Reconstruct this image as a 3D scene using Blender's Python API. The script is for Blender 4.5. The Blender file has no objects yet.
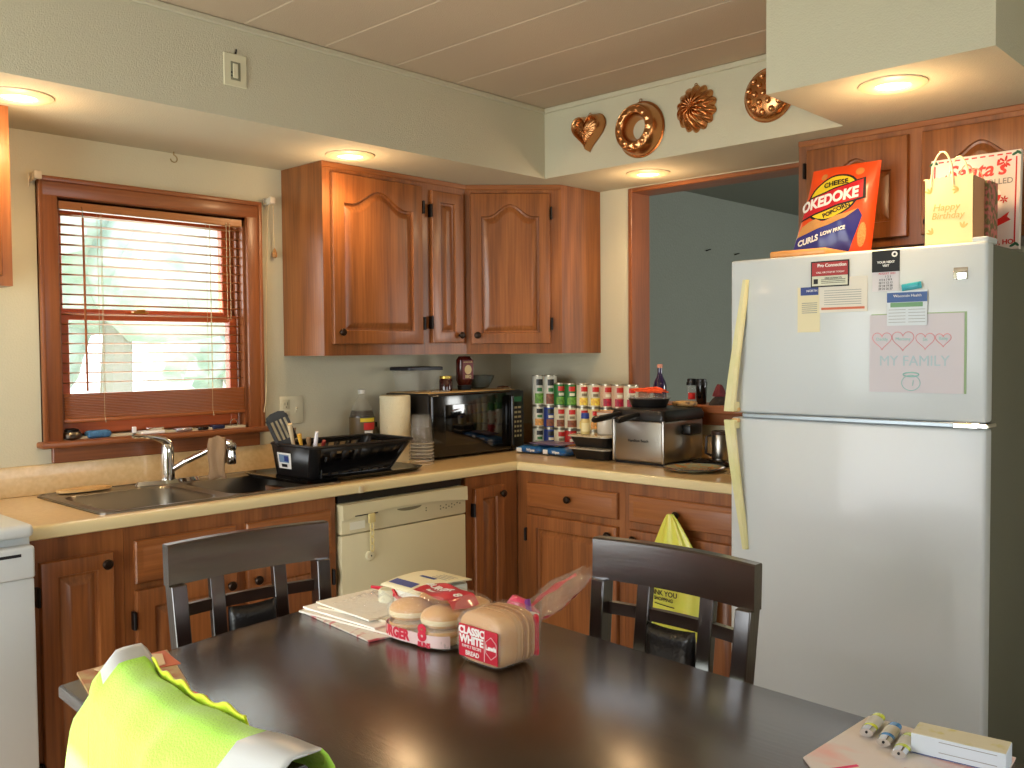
import bpy, bmesh, math, random
from mathutils import Matrix, Vector
random.seed(7)
C = bpy.context.scene.collection
PI = math.pi

# ------------------------------------------------------------------ camera
CAM = Vector((-3.5072, -3.3251, 1.3931)); YAW, PITCH, ROLL, FPX = 0.813097, -0.03686, -0.00794, 919.11
def cam_basis():
    f = Vector((math.sin(YAW)*math.cos(PITCH), math.cos(YAW)*math.cos(PITCH), math.sin(PITCH)))
    r = Vector((math.cos(YAW), -math.sin(YAW), 0)); u = r.cross(f)
    c, s = math.cos(ROLL), math.sin(ROLL)
    return f, r*c + u*s, u*c - r*s
_f, _r, _u = cam_basis()
cd = bpy.data.cameras.new('camera'); cam = bpy.data.objects.new('camera', cd); C.objects.link(cam)
cd.sensor_width = 36; cd.lens = 36*FPX/1024; cd.clip_start = .05
cam.matrix_world = Matrix(((_r.x, _u.x, -_f.x, CAM.x), (_r.y, _u.y, -_f.y, CAM.y), (_r.z, _u.z, -_f.z, CAM.z), (0, 0, 0, 1)))
bpy.context.scene.camera = cam

# ------------------------------------------------------------------ world, sun, daylight, exposure
W = bpy.data.worlds.new('world'); bpy.context.scene.world = W; W.use_nodes = True
W.node_tree.nodes['Background'].inputs[0].default_value = (.93, .97, 1.0, 1)
W.node_tree.nodes['Background'].inputs[1].default_value = 4.0
def sun(direction, power, color, angle):
    d = bpy.data.lights.new('sun', 'SUN'); d.energy = power; d.color = color; d.angle = math.radians(angle)
    o = bpy.data.objects.new('sun', d); C.objects.link(o)
    o.rotation_euler = Vector(direction).to_track_quat('-Z', 'Y').to_euler(); o.location = (-8, -3, 6)
sun((1.0, -.10, -.66), 16.0, (1, .96, .86), .6)
def daylight(loc, rot, sx, sy, power, color):
    d = bpy.data.lights.new('window_daylight', 'AREA'); d.shape = 'RECTANGLE'; d.size = sx; d.size_y = sy; d.energy = power; d.color = color
    o = bpy.data.objects.new('window_daylight', d); C.objects.link(o); o.location = loc; o.rotation_euler = rot
daylight((-4.72, -1.42, 1.10), (0, -PI/2, 0), 1.8, 2.1, 62, (.93, .96, 1.0))      # glazed door in the left wall
daylight((-2.3, -5.15, 1.5), (PI/2, 0, 0), 2.0, 1.2, 7, (1.0, .98, .96))          # window behind the camera
daylight((-1.91, .30, 1.5), (-PI/2, 0, 0), .7, .8, 5, (.9, .97, 1.0))              # window over the sink
daylight((2.2, -4.9, 1.5), (PI/2, 0, 0), 1.4, 1.2, 70, (.98, .98, .93))            # added light that brightens the next room, as from an unseen window
vs = bpy.context.scene.view_settings
vs.view_transform = 'Standard'; vs.look = 'None'; vs.gamma = 1; vs.use_curve_mapping = False; vs.exposure = -.02

# ------------------------------------------------------------------ helpers
def lin(c):
    return tuple(((v/255)/12.92 if v/255 <= .04045 else ((v/255+.055)/1.055)**2.4) for v in c)
MATS = {}
def mat(name, rgb=(200, 200, 200), rough=.5, metal=0, trans=0, ior=1.45, coat=0, alpha=1, emit=None, es=0, spec=.5, sheen=0,
        bump=None, vary=None, sss=0):
    if name in MATS: return MATS[name]
    m = bpy.data.materials.new(name); m.use_nodes = True; nt = m.node_tree; p = nt.nodes['Principled BSDF']
    p.inputs['Base Color'].default_value = (*lin(rgb), 1); p.inputs['Roughness'].default_value = rough
    p.inputs['Metallic'].default_value = metal; p.inputs['Transmission Weight'].default_value = trans
    p.inputs['IOR'].default_value = ior; p.inputs['Coat Weight'].default_value = coat; p.inputs['Coat Roughness'].default_value = .08
    p.inputs['Alpha'].default_value = alpha; p.inputs['Specular IOR Level'].default_value = spec
    p.inputs['Sheen Weight'].default_value = sheen
    if sss: p.inputs['Subsurface Weight'].default_value = sss; p.inputs['Subsurface Scale'].default_value = .02
    if emit: p.inputs['Emission Color'].default_value = (*lin(emit), 1); p.inputs['Emission Strength'].default_value = es
    N = nt.nodes.new; L = nt.links.new
    if bump or vary:
        tc = N('ShaderNodeTexCoord')
    if vary:          # (scale xyz, rgb2, lo, hi)
        mp = N('ShaderNodeMapping'); mp.inputs['Scale'].default_value = vary[0]; L(tc.outputs['Object'], mp.inputs[0])
        no = N('ShaderNodeTexNoise'); no.inputs['Scale'].default_value = 1; no.inputs['Detail'].default_value = 5; L(mp.outputs[0], no.inputs[0])
        rp = N('ShaderNodeValToRGB'); rp.color_ramp.elements[0].position = vary[2]; rp.color_ramp.elements[1].position = vary[3]
        rp.color_ramp.elements[0].color = (*lin(rgb), 1); rp.color_ramp.elements[1].color = (*lin(vary[1]), 1)
        L(no.outputs[0], rp.inputs[0]); L(rp.outputs[0], p.inputs['Base Color'])
    if bump:          # (scale, strength)
        nb = N('ShaderNodeTexNoise'); nb.inputs['Scale'].default_value = bump[0]; nb.inputs['Detail'].default_value = 3; L(tc.outputs['Object'], nb.inputs[0])
        bp = N('ShaderNodeBump'); bp.inputs['Strength'].default_value = bump[1]; bp.inputs['Distance'].default_value = .01
        L(nb.outputs[0], bp.inputs['Height']); L(bp.outputs[0], p.inputs['Normal'])
    MATS[name] = m; return m
def wood(name, axis, dark, mid, light, rough=.38, coat=.25, freq=1.0, rings=9):
    if name in MATS: return MATS[name]
    m = bpy.data.materials.new(name); m.use_nodes = True; nt = m.node_tree; p = nt.nodes['Principled BSDF']; N = nt.nodes.new; L = nt.links.new
    tc = N('ShaderNodeTexCoord')
    def mapped(a, b):
        mp = N('ShaderNodeMapping'); s = [a, a, a]; s[axis] = b; mp.inputs['Scale'].default_value = s; L(tc.outputs['Object'], mp.inputs[0]); return mp
    m1 = mapped(5*freq, .55*freq); n1 = N('ShaderNodeTexNoise'); n1.inputs['Scale'].default_value = 1; n1.inputs['Detail'].default_value = 1.5; L(m1.outputs[0], n1.inputs[0])
    mul = N('ShaderNodeMath'); mul.operation = 'MULTIPLY'; mul.inputs[1].default_value = rings*6.283; L(n1.outputs[0], mul.inputs[0])
    sn = N('ShaderNodeMath'); sn.operation = 'SINE'; L(mul.outputs[0], sn.inputs[0])
    ma = N('ShaderNodeMath'); ma.operation = 'MULTIPLY_ADD'; ma.inputs[1].default_value = .11; ma.inputs[2].default_value = .5; L(sn.outputs[0], ma.inputs[0])
    m2 = mapped(130*freq, 5*freq); n2 = N('ShaderNodeTexNoise'); n2.inputs['Scale'].default_value = 1; n2.inputs['Detail'].default_value = 4; L(m2.outputs[0], n2.inputs[0])
    mx = N('ShaderNodeMath'); mx.operation = 'MULTIPLY_ADD'; mx.inputs[1].default_value = .65; L(n2.outputs[0], mx.inputs[0]); L(ma.outputs[0], mx.inputs[2])
    sb = N('ShaderNodeMath'); sb.operation = 'SUBTRACT'; sb.inputs[1].default_value = .325; L(mx.outputs[0], sb.inputs[0])
    rp = N('ShaderNodeValToRGB'); e = rp.color_ramp.elements; e[0].position = .1; e[0].color = (*lin(dark), 1); e[1].position = .9; e[1].color = (*lin(light), 1)
    k = e.new(.5); k.color = (*lin(mid), 1); L(sb.outputs[0], rp.inputs[0])
    L(rp.outputs[0], p.inputs['Base Color']); p.inputs['Roughness'].default_value = rough; p.inputs['Coat Weight'].default_value = coat; p.inputs['Coat Roughness'].default_value = .2 if coat < .7 else .14; p.inputs['Coat IOR'].default_value = 1.5 if coat < .7 else 1.85
    bp = N('ShaderNodeBump'); bp.inputs['Strength'].default_value = .12; bp.inputs['Distance'].default_value = .004; L(n2.outputs[0], bp.inputs['Height']); L(bp.outputs[0], p.inputs['Normal'])
    MATS[name] = m; return m
OAK = ((78, 42, 18), (136, 80, 38), (168, 106, 56))
oak_v = wood('oak_vertical_grain', 2, *OAK, freq=.8, rings=6); oak_h = wood('oak_horizontal_grain', 0, *OAK, freq=.8, rings=6)
TRIMC = ((100, 52, 24), (134, 76, 38), (156, 94, 52))
trim_v = wood('casing_vertical_grain', 2, *TRIMC, rings=6); trim_h = wood('casing_horizontal_grain', 0, *TRIMC, rings=6); trim_y = wood('casing_grain_along_opening', 1, *TRIMC, rings=6)

class MB:
    def __init__(s): s.bm = bmesh.new(); s.mats = []; s.cur = 0; s.n = 0
    def m(s, material):
        if material not in s.mats: s.mats.append(material)
        s.cur = s.mats.index(material); return s
    def _fin(s, faces):
        for f in faces: f.material_index = s.cur
        return s
    def box(s, x0, x1, y0, y1, z0, z1, M=None):
        v = [s.bm.verts.new(Vector(p)) for p in ((x0,y0,z0),(x1,y0,z0),(x1,y1,z0),(x0,y1,z0),(x0,y0,z1),(x1,y0,z1),(x1,y1,z1),(x0,y1,z1))]
        if M:
            for a in v: a.co = M @ a.co
        fs = [s.bm.faces.new([v[i] for i in q]) for q in ((3,2,1,0),(4,5,6,7),(0,1,5,4),(1,2,6,5),(2,3,7,6),(3,0,4,7))]
        return s._fin(fs)
    def rbox(s, x0, x1, y0, y1, z0, z1, r=.005, seg=2, M=None):
        b = bmesh.new(); v = [b.verts.new(p) for p in ((x0,y0,z0),(x1,y0,z0),(x1,y1,z0),(x0,y1,z0),(x0,y0,z1),(x1,y0,z1),(x1,y1,z1),(x0,y1,z1))]
        for q in ((3,2,1,0),(4,5,6,7),(0,1,5,4),(1,2,6,5),(2,3,7,6),(3,0,4,7)): b.faces.new([v[i] for i in q])
        r = min(r, abs(x1-x0)*.49, abs(y1-y0)*.49, abs(z1-z0)*.49)
        bmesh.ops.bevel(b, geom=b.edges[:], offset=r, segments=seg, affect='EDGES', profile=.5)
        return s.merge(b, M)
    def merge(s, b, M=None):
        mp = {}
        for a in b.verts: mp[a.index if False else a] = s.bm.verts.new(M @ a.co if M else a.co)
        fs = []
        for f in b.faces:
            try: fs.append(s.bm.faces.new([mp[a] for a in f.verts]))
            except ValueError: pass
        b.free(); return s._fin(fs)
    def grid(s, fn, nu, nv, cu=False, cv=False, M=None):
        vs_ = [[s.bm.verts.new(fn(i/(nu if cu else nu-1), j/(nv if cv else nv-1))) for j in range(nv)] for i in range(nu)]
        if M:
            for r in vs_:
                for a in r: a.co = M @ a.co
        fs = []
        for i in range(nu if cu else nu-1):
            for j in range(nv if cv else nv-1):
                q = (vs_[i][j], vs_[(i+1) % nu][j], vs_[(i+1) % nu][(j+1) % nv], vs_[i][(j+1) % nv])
                fs.append(s.bm.faces.new(q))
        s._fin(fs); return vs_
    def lathe(s, prof, cx=0, cy=0, seg=24, M=None, cap=True, z=0):
        vs_ = s.grid(lambda u, v: Vector((cx, cy, z)), 1, 1) if False else None
        rings = []
        for (r, h) in prof:
            rings.append([s.bm.verts.new(Vector((cx + r*math.cos(2*PI*k/seg), cy + r*math.sin(2*PI*k/seg), z + h))) for k in range(seg)])
        fs = []
        for a, b in zip(rings, rings[1:]):
            for k in range(seg): fs.append(s.bm.faces.new((a[k], a[(k+1) % seg], b[(k+1) % seg], b[k])))
        if cap:
            if prof[0][0] > 1e-5: fs.append(s.bm.faces.new(rings[0][::-1]))
            if prof[-1][0] > 1e-5: fs.append(s.bm.faces.new(rings[-1]))
        if M:
            for r in rings:
                for a in r: a.co = M @ a.co
        return s._fin(fs)
    def tube(s, pts, r, seg=8, closed=False, cap=True, M=None):
        pts = [Vector(p) for p in pts]; n = len(pts); rr = r if isinstance(r, (list, tuple)) else [r]*n
        rings = []; up = None
        for i, p in enumerate(pts):
            if closed: t = (pts[(i+1) % n] - pts[i-1])
            else: t = pts[min(i+1, n-1)] - pts[max(i-1, 0)]
            t.normalize()
            if up is None:
                up = Vector((0, 0, 1)) if abs(t.z) < .9 else Vector((1, 0, 0))
            a = t.cross(up)
            if a.length < 1e-6: a = t.orthogonal()
            a.normalize(); b = a.cross(t); b.normalize(); up = b
            rings.append([s.bm.verts.new(p + (a*math.cos(2*PI*k/seg) + b*math.sin(2*PI*k/seg))*rr[i]) for k in range(seg)])
        fs = []; prs = list(zip(rings, rings[1:])) + ([(rings[-1], rings[0])] if closed else [])
        for a, b in prs:
            for k in range(seg): fs.append(s.bm.faces.new((a[k], a[(k+1) % seg], b[(k+1) % seg], b[k])))
        if cap and not closed: fs.append(s.bm.faces.new(rings[0][::-1])); fs.append(s.bm.faces.new(rings[-1]))
        if M:
            for rg in rings:
                for a in rg: a.co = M @ a.co
        return s._fin(fs)
    def prism(s, poly, h0, h1, M=None, top=None):
        """poly: 2D points (x,y) extruded in z from h0 to h1"""
        a = [s.bm.verts.new(Vector((p[0], p[1], h0))) for p in poly]; q = top or poly
        b = [s.bm.verts.new(Vector((p[0], p[1], h1))) for p in q]; n = len(poly)
        fs = [s.bm.faces.new(a[::-1]), s.bm.faces.new(b)]
        for i in range(n): fs.append(s.bm.faces.new((a[i], a[(i+1) % n], b[(i+1) % n], b[i])))
        if M:
            for v in a+b: v.co = M @ v.co
        return s._fin(fs)
    def loops(s, ls, M=None, cap=True):
        """list of closed 3D loops with equal counts, skinned together, last one filled"""
        R_ = [[s.bm.verts.new((M @ Vector(p)) if M else Vector(p)) for p in l] for l in ls]; fs = []; n = len(ls[0])
        for a, b in zip(R_, R_[1:]):
            for i in range(n): fs.append(s.bm.faces.new((a[i], a[(i+1) % n], b[(i+1) % n], b[i])))
        if cap: fs.append(s.bm.faces.new(R_[-1])); fs.append(s.bm.faces.new(R_[0][::-1]))
        return s._fin(fs)
    def ball(s, c, r, seg=12, M=None):
        c = Vector(c); rx, ry, rz = r if isinstance(r, (tuple, list)) else (r, r, r); n = max(4, seg//2)
        prof = []
        b = bmesh.new(); bmesh.ops.create_uvsphere(b, u_segments=seg, v_segments=n, radius=1)
        for v in b.verts: v.co = Vector((v.co.x*rx, v.co.y*ry, v.co.z*rz)) + c
        return s.merge(b, M)
    def build(s, name, parent=None, world=True, smooth=35, solid=0, thing=None, bevel=0, recalc=True):
        me = bpy.data.meshes.new(name)
        if recalc: bmesh.ops.recalc_face_normals(s.bm, faces=s.bm.faces[:])
        o = bpy.data.objects.new(name, me); loc = None
        if parent is not None:
            root = parent
            while root.parent: root = root.parent
            if world: s.bm.transform(ROOT[root.name].inverted())
        elif thing or world:
            xs = [v.co for v in s.bm.verts]
            lo = Vector([min(p[i] for p in xs) for i in range(3)]); hi = Vector([max(p[i] for p in xs) for i in range(3)])
            loc = Vector(((lo.x+hi.x)/2, (lo.y+hi.y)/2, lo.z)); s.bm.transform(Matrix.Translation(-loc))
        s.bm.to_mesh(me); s.bm.free()
        for q in s.mats: me.materials.append(q)
        if smooth:
            me.polygons.foreach_set('use_smooth', [True]*len(me.polygons)); me.set_sharp_from_angle(angle=math.radians(smooth))
        C.objects.link(o)
        if parent is not None: o.parent = parent
        elif loc is not None: o.location = loc
        if solid: sm = o.modifiers.new('thickness', 'SOLIDIFY'); sm.thickness = solid; sm.offset = 0
        if bevel: bv = o.modifiers.new('bevel', 'BEVEL'); bv.width = bevel; bv.segments = 2; bv.limit_method = 'ANGLE'
        if parent is None: ROOT[o.name] = Matrix.Translation(loc) if loc is not None else Matrix()
        return o
ROOT = {}
def tag(o, label, cat, group=None, kind=None):
    if label: o['label'] = label
    if cat: o['category'] = cat
    if group: o['group'] = group
    if kind: o['kind'] = kind
    return o
def thing(name, label, cat, loc=(0, 0, 0), rz=0, group=None, kind=None):
    o = bpy.data.objects.new(name, None); C.objects.link(o); o.location = loc; o.rotation_euler = (0, 0, rz); o.empty_display_size = .1
    ROOT[o.name] = Matrix.Translation(loc) @ Matrix.Rotation(rz, 4, 'Z')
    return tag(o, label, cat, group, kind)
def struct(o): o['kind'] = 'structure'; return o
def copy_tree(o, parent=None):
    c = o.copy(); C.objects.link(c)
    if parent: c.parent = parent
    for ch in [k for k in list(C.objects) if k.parent == o]: copy_tree(ch, c)
    return c
def text(txt, size, M, material, parent, name='lettering', world=True, bold=0, align='CENTER', extrude=.0004, shear=0, space=1.0, sx=1.0):
    cu = bpy.data.curves.new(name, 'FONT'); cu.body = txt; cu.size = size; cu.align_x = align; cu.align_y = 'CENTER'; cu.extrude = extrude
    cu.offset = bold; cu.shear = shear; cu.resolution_u = 3; cu.space_character = space
    t = bpy.data.objects.new('tmp_text', cu); C.objects.link(t)
    dg = bpy.context.evaluated_depsgraph_get(); me = bpy.data.meshes.new_from_object(t.evaluated_get(dg)); bpy.data.objects.remove(t); bpy.data.curves.remove(cu)
    me.transform(Matrix.Diagonal((sx, 1, 1, 1))); me.transform(M)
    root = parent
    while root.parent: root = root.parent
    if world: me.transform(ROOT[root.name].inverted())
    me.materials.clear(); me.materials.append(material); me.name = name
    o = bpy.data.objects.new(name, me); C.objects.link(o); o.parent = parent; return o
T = Matrix.Translation
def Rz(a): return Matrix.Rotation(a, 4, 'Z')
def Rx(a): return Matrix.Rotation(a, 4, 'X')
def Ry(a): return Matrix.Rotation(a, 4, 'Y')
FACE_Y = Rx(PI/2)                       # text facing -y
FACE_X = Rz(-PI/2) @ Rx(PI/2)           # text facing -x (reads towards -y)

# ------------------------------------------------------------------ materials
wallm = mat('wall_paint', (200, 194, 168), .8, bump=(160, .12), vary=((.8, .8, .8), (192, 186, 160), .3, .7))
soffm = mat('soffit_paint', (196, 190, 166), .8, bump=(220, .25))
ceilm = mat('ceiling_tile', (190, 172, 148), .9, bump=(260, .25))
farm = mat('grey_wall', (138, 144, 134), .85, bump=(70, .3))
floorm = mat('vinyl_floor', (120, 96, 70), .5, vary=((6, 6, 6), (96, 74, 52), .35, .65))
whitem = mat('white_enamel', (200, 206, 207), .32, bump=(420, .06), coat=.2)
bisque = mat('bisque_enamel', (206, 196, 158), .35, coat=.2)
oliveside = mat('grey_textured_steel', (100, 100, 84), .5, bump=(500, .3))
laminate = mat('laminate', (206, 178, 132), .28, coat=.3, vary=((60, 60, 60), (196, 166, 118), .35, .65))
lamedge = mat('laminate_edge', (214, 198, 152), .3, coat=.3)
steel = mat('brushed_steel', (170, 166, 158), .28, 1, bump=(300, .05))
chrome = mat('chrome', (225, 225, 225), .08, 1)
blackp = mat('black_plastic', (22, 21, 21), .35)
blackg = mat('black_gloss', (14, 13, 13), .12, coat=.4)
blackm = mat('black_metal', (26, 22, 20), .45, .6)
bronze = mat('dark_bronze', (46, 34, 26), .35, .8)
copper = mat('copper', (200, 144, 96), .26, 1)
espresso = wood('espresso_wood', 0, (24, 13, 9), (34, 19, 13), (44, 26, 18), rough=.30, coat=.8, rings=4)
espresso_v = wood('espresso_wood_vertical', 2, (24, 14, 11), (32, 19, 15), (42, 27, 21), rough=.3, coat=.8, rings=4)
leather = mat('black_leather', (26, 25, 26), .28, bump=(130, .25), coat=.2)
paper = mat('paper', (226, 220, 206), .7); paperc = mat('cream_paper', (226, 216, 178), .7); paperg = mat('grey_ink', (140, 140, 138), .7)
redm = mat('red_print', (196, 22, 52), .45); redb = mat('bright_red', (206, 40, 36), .5); bluem = mat('blue_print', (46, 66, 132), .5); whitep = mat('white_print', (238, 236, 230), .5)
ink = mat('black_ink', (22, 22, 24), .6); orange = mat('orange_print', (232, 76, 22), .35, coat=.4); yellow = mat('yellow_print', (232, 204, 40), .4, coat=.3)
def thin_film(name, rgb, alpha, rough=.12):
    if name in MATS: return MATS[name]
    m = bpy.data.materials.new(name); m.use_nodes = True; nt = m.node_tree; p = nt.nodes['Principled BSDF']
    p.inputs['Base Color'].default_value = (*lin(rgb), 1); p.inputs['Roughness'].default_value = rough; p.inputs['Coat Weight'].default_value = .6; p.inputs['Alpha'].default_value = alpha
    if name != 'glass_pane':
        tc = nt.nodes.new('ShaderNodeTexCoord'); nb = nt.nodes.new('ShaderNodeTexNoise'); nb.inputs['Scale'].default_value = 45; nb.inputs['Detail'].default_value = 2; nt.links.new(tc.outputs['Object'], nb.inputs[0])
        bp = nt.nodes.new('ShaderNodeBump'); bp.inputs['Strength'].default_value = .5; bp.inputs['Distance'].default_value = .01; nt.links.new(nb.outputs[0], bp.inputs['Height']); nt.links.new(bp.outputs[0], p.inputs['Normal'])
    MATS[name] = m; return m
film = thin_film('clear_film', (235, 232, 225), .16); filmg = thin_film('glass_pane', (215, 235, 240), .10, .03); clearp = thin_film('clear_plastic', (215, 215, 210), .10)

# ------------------------------------------------------------------ room shell
ZS, ZC = 2.144, 2.447
XL, YF, XR = -4.7, -5.1, 3.5
WX0, WX1, WZ0, WZ1 = -2.275, -1.545, 1.10, 1.935
def wall_with_hole(name, m, axis, p0, p1, a0, a1, z0, z1, holes):
    """axis 'y': wall spans x=a0..a1, thickness y=p0..p1; axis 'x': spans y"""
    b = MB().m(m); cuts = sorted(holes)
    def bx(u0, u1, w0, w1):
        if u1-u0 < 1e-4 or w1-w0 < 1e-4: return
        if axis == 'y': b.box(u0, u1, p0, p1, w0, w1)
        else: b.box(p0, p1, u0, u1, w0, w1)
    cur = a0
    for (h0, h1, k0, k1) in cuts:
        bx(cur, h0, z0, z1); bx(h0, h1, z0, k0); bx(h0, h1, k1, z1); cur = h1
    bx(cur, a1, z0, z1)
    return struct(b.build(name, smooth=0))
struct(MB().m(floorm).box(XL-.12, XR+.1, YF-.12, .14, -.1, 0).build('floor', smooth=0))
struct(MB().m(farm).box(.1205, XR-.001, YF, .019, ZC-.02, ZC-.001).build('ceiling_beyond', smooth=0))
cb = MB().m(ceilm).box(XL-.12, XR+.1, YF-.12, .14, ZC+.008, ZC+.1)
x = -5.02
while x < 3.5:
    x1 = min(x+.31, XR+.1); cb.rbox(x+.0012, x1-.0012, YF-.1, .14, ZC, ZC+.02, .003, 1); x = x1
struct(cb.build('ceiling'))
wall_with_hole('wall_back', wallm, 'y', 0, .14, XL-.12, 0.12, 0, ZC+.01, [(WX0, WX1, WZ0, WZ1)])
struct(MB().m(farm).box(.12, XR, .02, .14, 0, ZC+.01).build('wall_beyond_back', smooth=0))
struct(MB().m(farm).box(XR, XR+.1, YF, .14, 0, ZC+.01).build('wall_beyond_right', smooth=0))
wall_with_hole('wall_right', wallm, 'x', 0, .12, YF, 0, 0, ZC+.01, [(-1.75, -.768, 1.112, 2.137)])
wall_with_hole('wall_left', wallm, 'x', XL-.12, XL, YF, 0, 0, ZC+.01, [(-2.55, -.30, .02, 2.05)])
wall_with_hole('wall_front', wallm, 'y', YF-.12, YF, XL-.12, XR+.1, 0, ZC+.01, [(-3.3, -1.3, .9, 2.1), (1.4, 3.0, .9, 2.1)])
JX = -.985
sp = [(XL, -.0005), (XL, -.638), (-.446, -.638), (-.446, -1.985), (JX, -1.985), (JX, -2.61), (-.0005, -2.61), (-.0005, -.0005)]
struct(MB().m(soffm).prism(sp, ZS, ZC-.0005).build('ceiling_soffit', smooth=0))
# crown bead along the soffit/ceiling joint
b = MB().m(soffm)
b.rbox(XL, -.446, -.650, -.6385, ZC-.022, ZC-.001, .003, 1).rbox(-.458, -.4465, -1.985, -.640, ZC-.022, ZC-.001, .003, 1)
struct(b.build('trim_1'))
# casing of the pass-through opening
b = MB().m(trim_v).rbox(-.014, .132, -.790, -.7685, 1.1475, 2.1365, .003, 1); b.m(trim_y).rbox(-.014, .132, -1.7495, -.790, 2.117, 2.1365, .003, 1)
b.m(trim_y).rbox(-.045, .16, -1.7495, -.7685, 1.1125, 1.147, .004, 1); b.m(trim_y).rbox(-.012, -.0005, -1.7495, -.7685, 1.06, 1.112, .003, 1)
struct(b.build('trim_2'))
# glazed door in the left wall and the other windows (outside the frame)
b = MB().m(whitem)
for y in (-2.55, -1.45, -1.40, -.35): b.box(XL-.08, XL-.04, y, y+.05, .02, 2.05)
b.box(XL-.08, XL-.04, -2.55, -.30, .02, .10).box(XL-.08, XL-.04, -2.55, -.30, 1.99, 2.05)
struct(b.build('door_1'))
b = MB().m(whitem)
for (a0, a1) in ((-3.3, -1.3), (1.4, 3.0)):
    for x in (a0, (a0+a1)/2-.02, a1-.04): b.box(x, x+.04, YF-.09, YF-.05, .9, 2.1)
    b.box(a0, a1, YF-.09, YF-.05, .9, .94).box(a0, a1, YF-.09, YF-.05, 2.06, 2.1)
struct(b.build('window_2'))

# ------------------------------------------------------------------ window over the sink
wnd = thing('window_1', None, None, (-1.91, 0, 1.1), kind='structure')
b = MB().m(trim_v)
TW = .062
for (x0, x1) in ((WX0-TW, WX0+.004), (WX1-.004, WX1+TW)):
    b.rbox(x0, x1, -.020, -.0005, 1.085, 1.992, .004, 2); xo = x0 if x0 < -2 else x1
    b.rbox(min(xo, xo+(.016 if x0 < -2 else -.016)), max(xo, xo+(.016 if x0 < -2 else -.016)), -.028, -.0005, 1.085, 1.996, .004, 2)
b.m(trim_h).rbox(WX0-TW, WX1+TW, -.0205, -.0005, 1.931, 1.992, .004, 2).rbox(WX0-TW, WX1+TW, -.0285, -.0005, 1.980, 1.998, .004, 2)
b.build('window_frame', wnd)
b = MB().m(trim_h).rbox(WX0-TW-.016, WX1+TW+.014, -.052, .06, 1.070, 1.092, .006, 2); b.build('window_sill', wnd)
MB().m(trim_h).rbox(WX0-TW+.03, WX1+TW-.02, -.018, -.0005, 1.016, 1.070, .003, 1).build('apron', wnd)
b = MB().m(trim_v).box(WX0, WX0+.014, 0, .14, WZ0-.008, WZ1).box(WX1-.014, WX1, 0, .14, WZ0-.008, WZ1)
b.m(trim_h).box(WX0, WX1, 0, .14, WZ1-.014, WZ1).box(WX0, WX1, .06, .14, WZ0-.008, WZ0+.006)
b.m(trim_v).rbox(WX1-.026, WX1-.014, .030, .040, WZ0, WZ1, .002, 1).rbox(WX1-.026, WX1-.014, .075, .085, WZ0, WZ1, .002, 1).rbox(WX0+.014, WX0+.026, .030, .040, WZ0, WZ1, .002, 1)
b.build('jamb', wnd)
sashc = wood('sash_wood', 0, (150, 66, 26), (184, 86, 36), (204, 104, 50), rings=4)
def sash(z0, z1, y, bot, top):
    b = MB().m(sashc); a0, a1 = WX0+.015, WX1-.015; s = .040
    b.rbox(a0, a0+s, y, y+.035, z0, z1, .003, 1).rbox(a1-s, a1, y, y+.035, z0, z1, .003, 1)
    b.rbox(a0, a1, y+.001, y+.034, z0, z0+bot, .003, 1).rbox(a0, a1, y+.001, y+.034, z1-top, z1, .003, 1)
    o = b.build('window_sash', wnd); MB().m(filmg).box(a0+s, a1-s, y+.015, y+.019, z0+bot, z1-top).build('pane', o, smooth=0); return o
sash(1.525, WZ1-.014, .090, .03, .035); lo = sash(WZ0+.006, 1.540, .042, .060, .028)
b = MB().m(mat('brass', (190, 150, 80), .3, 1)); b.rbox(-1.99, -1.93, .038, .060, 1.540, 1.547, .002, 1).tube([(-1.975, .048, 1.550), (-1.945, .040, 1.552)], .005); b.build('sash_lock', lo)

# blind: head rail, open slats, gathered bottom stack, cords, wand
blindm = wood('blind_wood_lit', 0, (150, 92, 44), (176, 112, 58), (194, 130, 74), rings=3)  # slats lit by the window: brightness put in as paler wood than the stack
stackm = wood('blind_stack_wood', 0, (112, 58, 26), (146, 80, 38), (168, 100, 52), rings=4)
bl = thing('venetian_blind', 'wooden slatted venetian blind half lowered in the window over the sink', 'blind', (-1.91, .015, 1.16))
MB().m(blindm).rbox(WX0+.003, WX1-.003, .000, .032, 1.893, 1.932, .003, 1).build('head_rail', bl)
b = MB().m(blindm); z = 1.876
while z > 1.262:
    b.grid(lambda u, v: Vector((WX0+.018+u*(WX1-WX0-.036), .002+v*.026, z + .0022*math.sin(PI*v) - (v-.5)*.0035)), 2, 5); z -= .0345
b.build('slats', bl, solid=.0014)
b = MB().m(stackm)
for k in range(15): b.rbox(WX0+.016, WX1-.016, .000, .028, 1.166+k*.0058, 1.1710+k*.0058, .0012, 1)
b.rbox(WX0+.014, WX1-.014, -.002, .030, 1.150, 1.165, .004, 2); b.build('bottom_stack', bl)
cordm = mat('cord', (196, 176, 138), .8)
for xx in (WX0+.155, WX1-.155):
    b = MB().m(cordm)
    b.tube([(xx, 0, 1.893), (xx, 0, 1.165)], .0009, 5).tube([(xx, .028, 1.893), (xx, .028, 1.165)], .0009, 5).tube([(xx+.010, .014, 1.893), (xx+.010, .014, 1.165)], .0009, 5)
    b.tube([(xx, -.003, 1.165), (xx+.002, -.004, 1.145)], .0012, 5); b.build('ladder_cord', bl)
for dx in (0, .014): MB().m(cordm).tube([(WX1-.085+dx, -.003, 1.905), (WX1-.085+dx, -.004, 1.52)], .0012, 5).build('pull_cord', bl)
MB().m(stackm).tube([(WX0+.092, -.006, 1.868), (WX0+.094, -.008, 1.26)], .0042, 8).m(chrome).tube([(WX0+.09, .0, 1.905), (WX0+.09, -.008, 1.895), (WX0+.092, -.008, 1.865)], .0018, 6).build('wand', bl)
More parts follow.
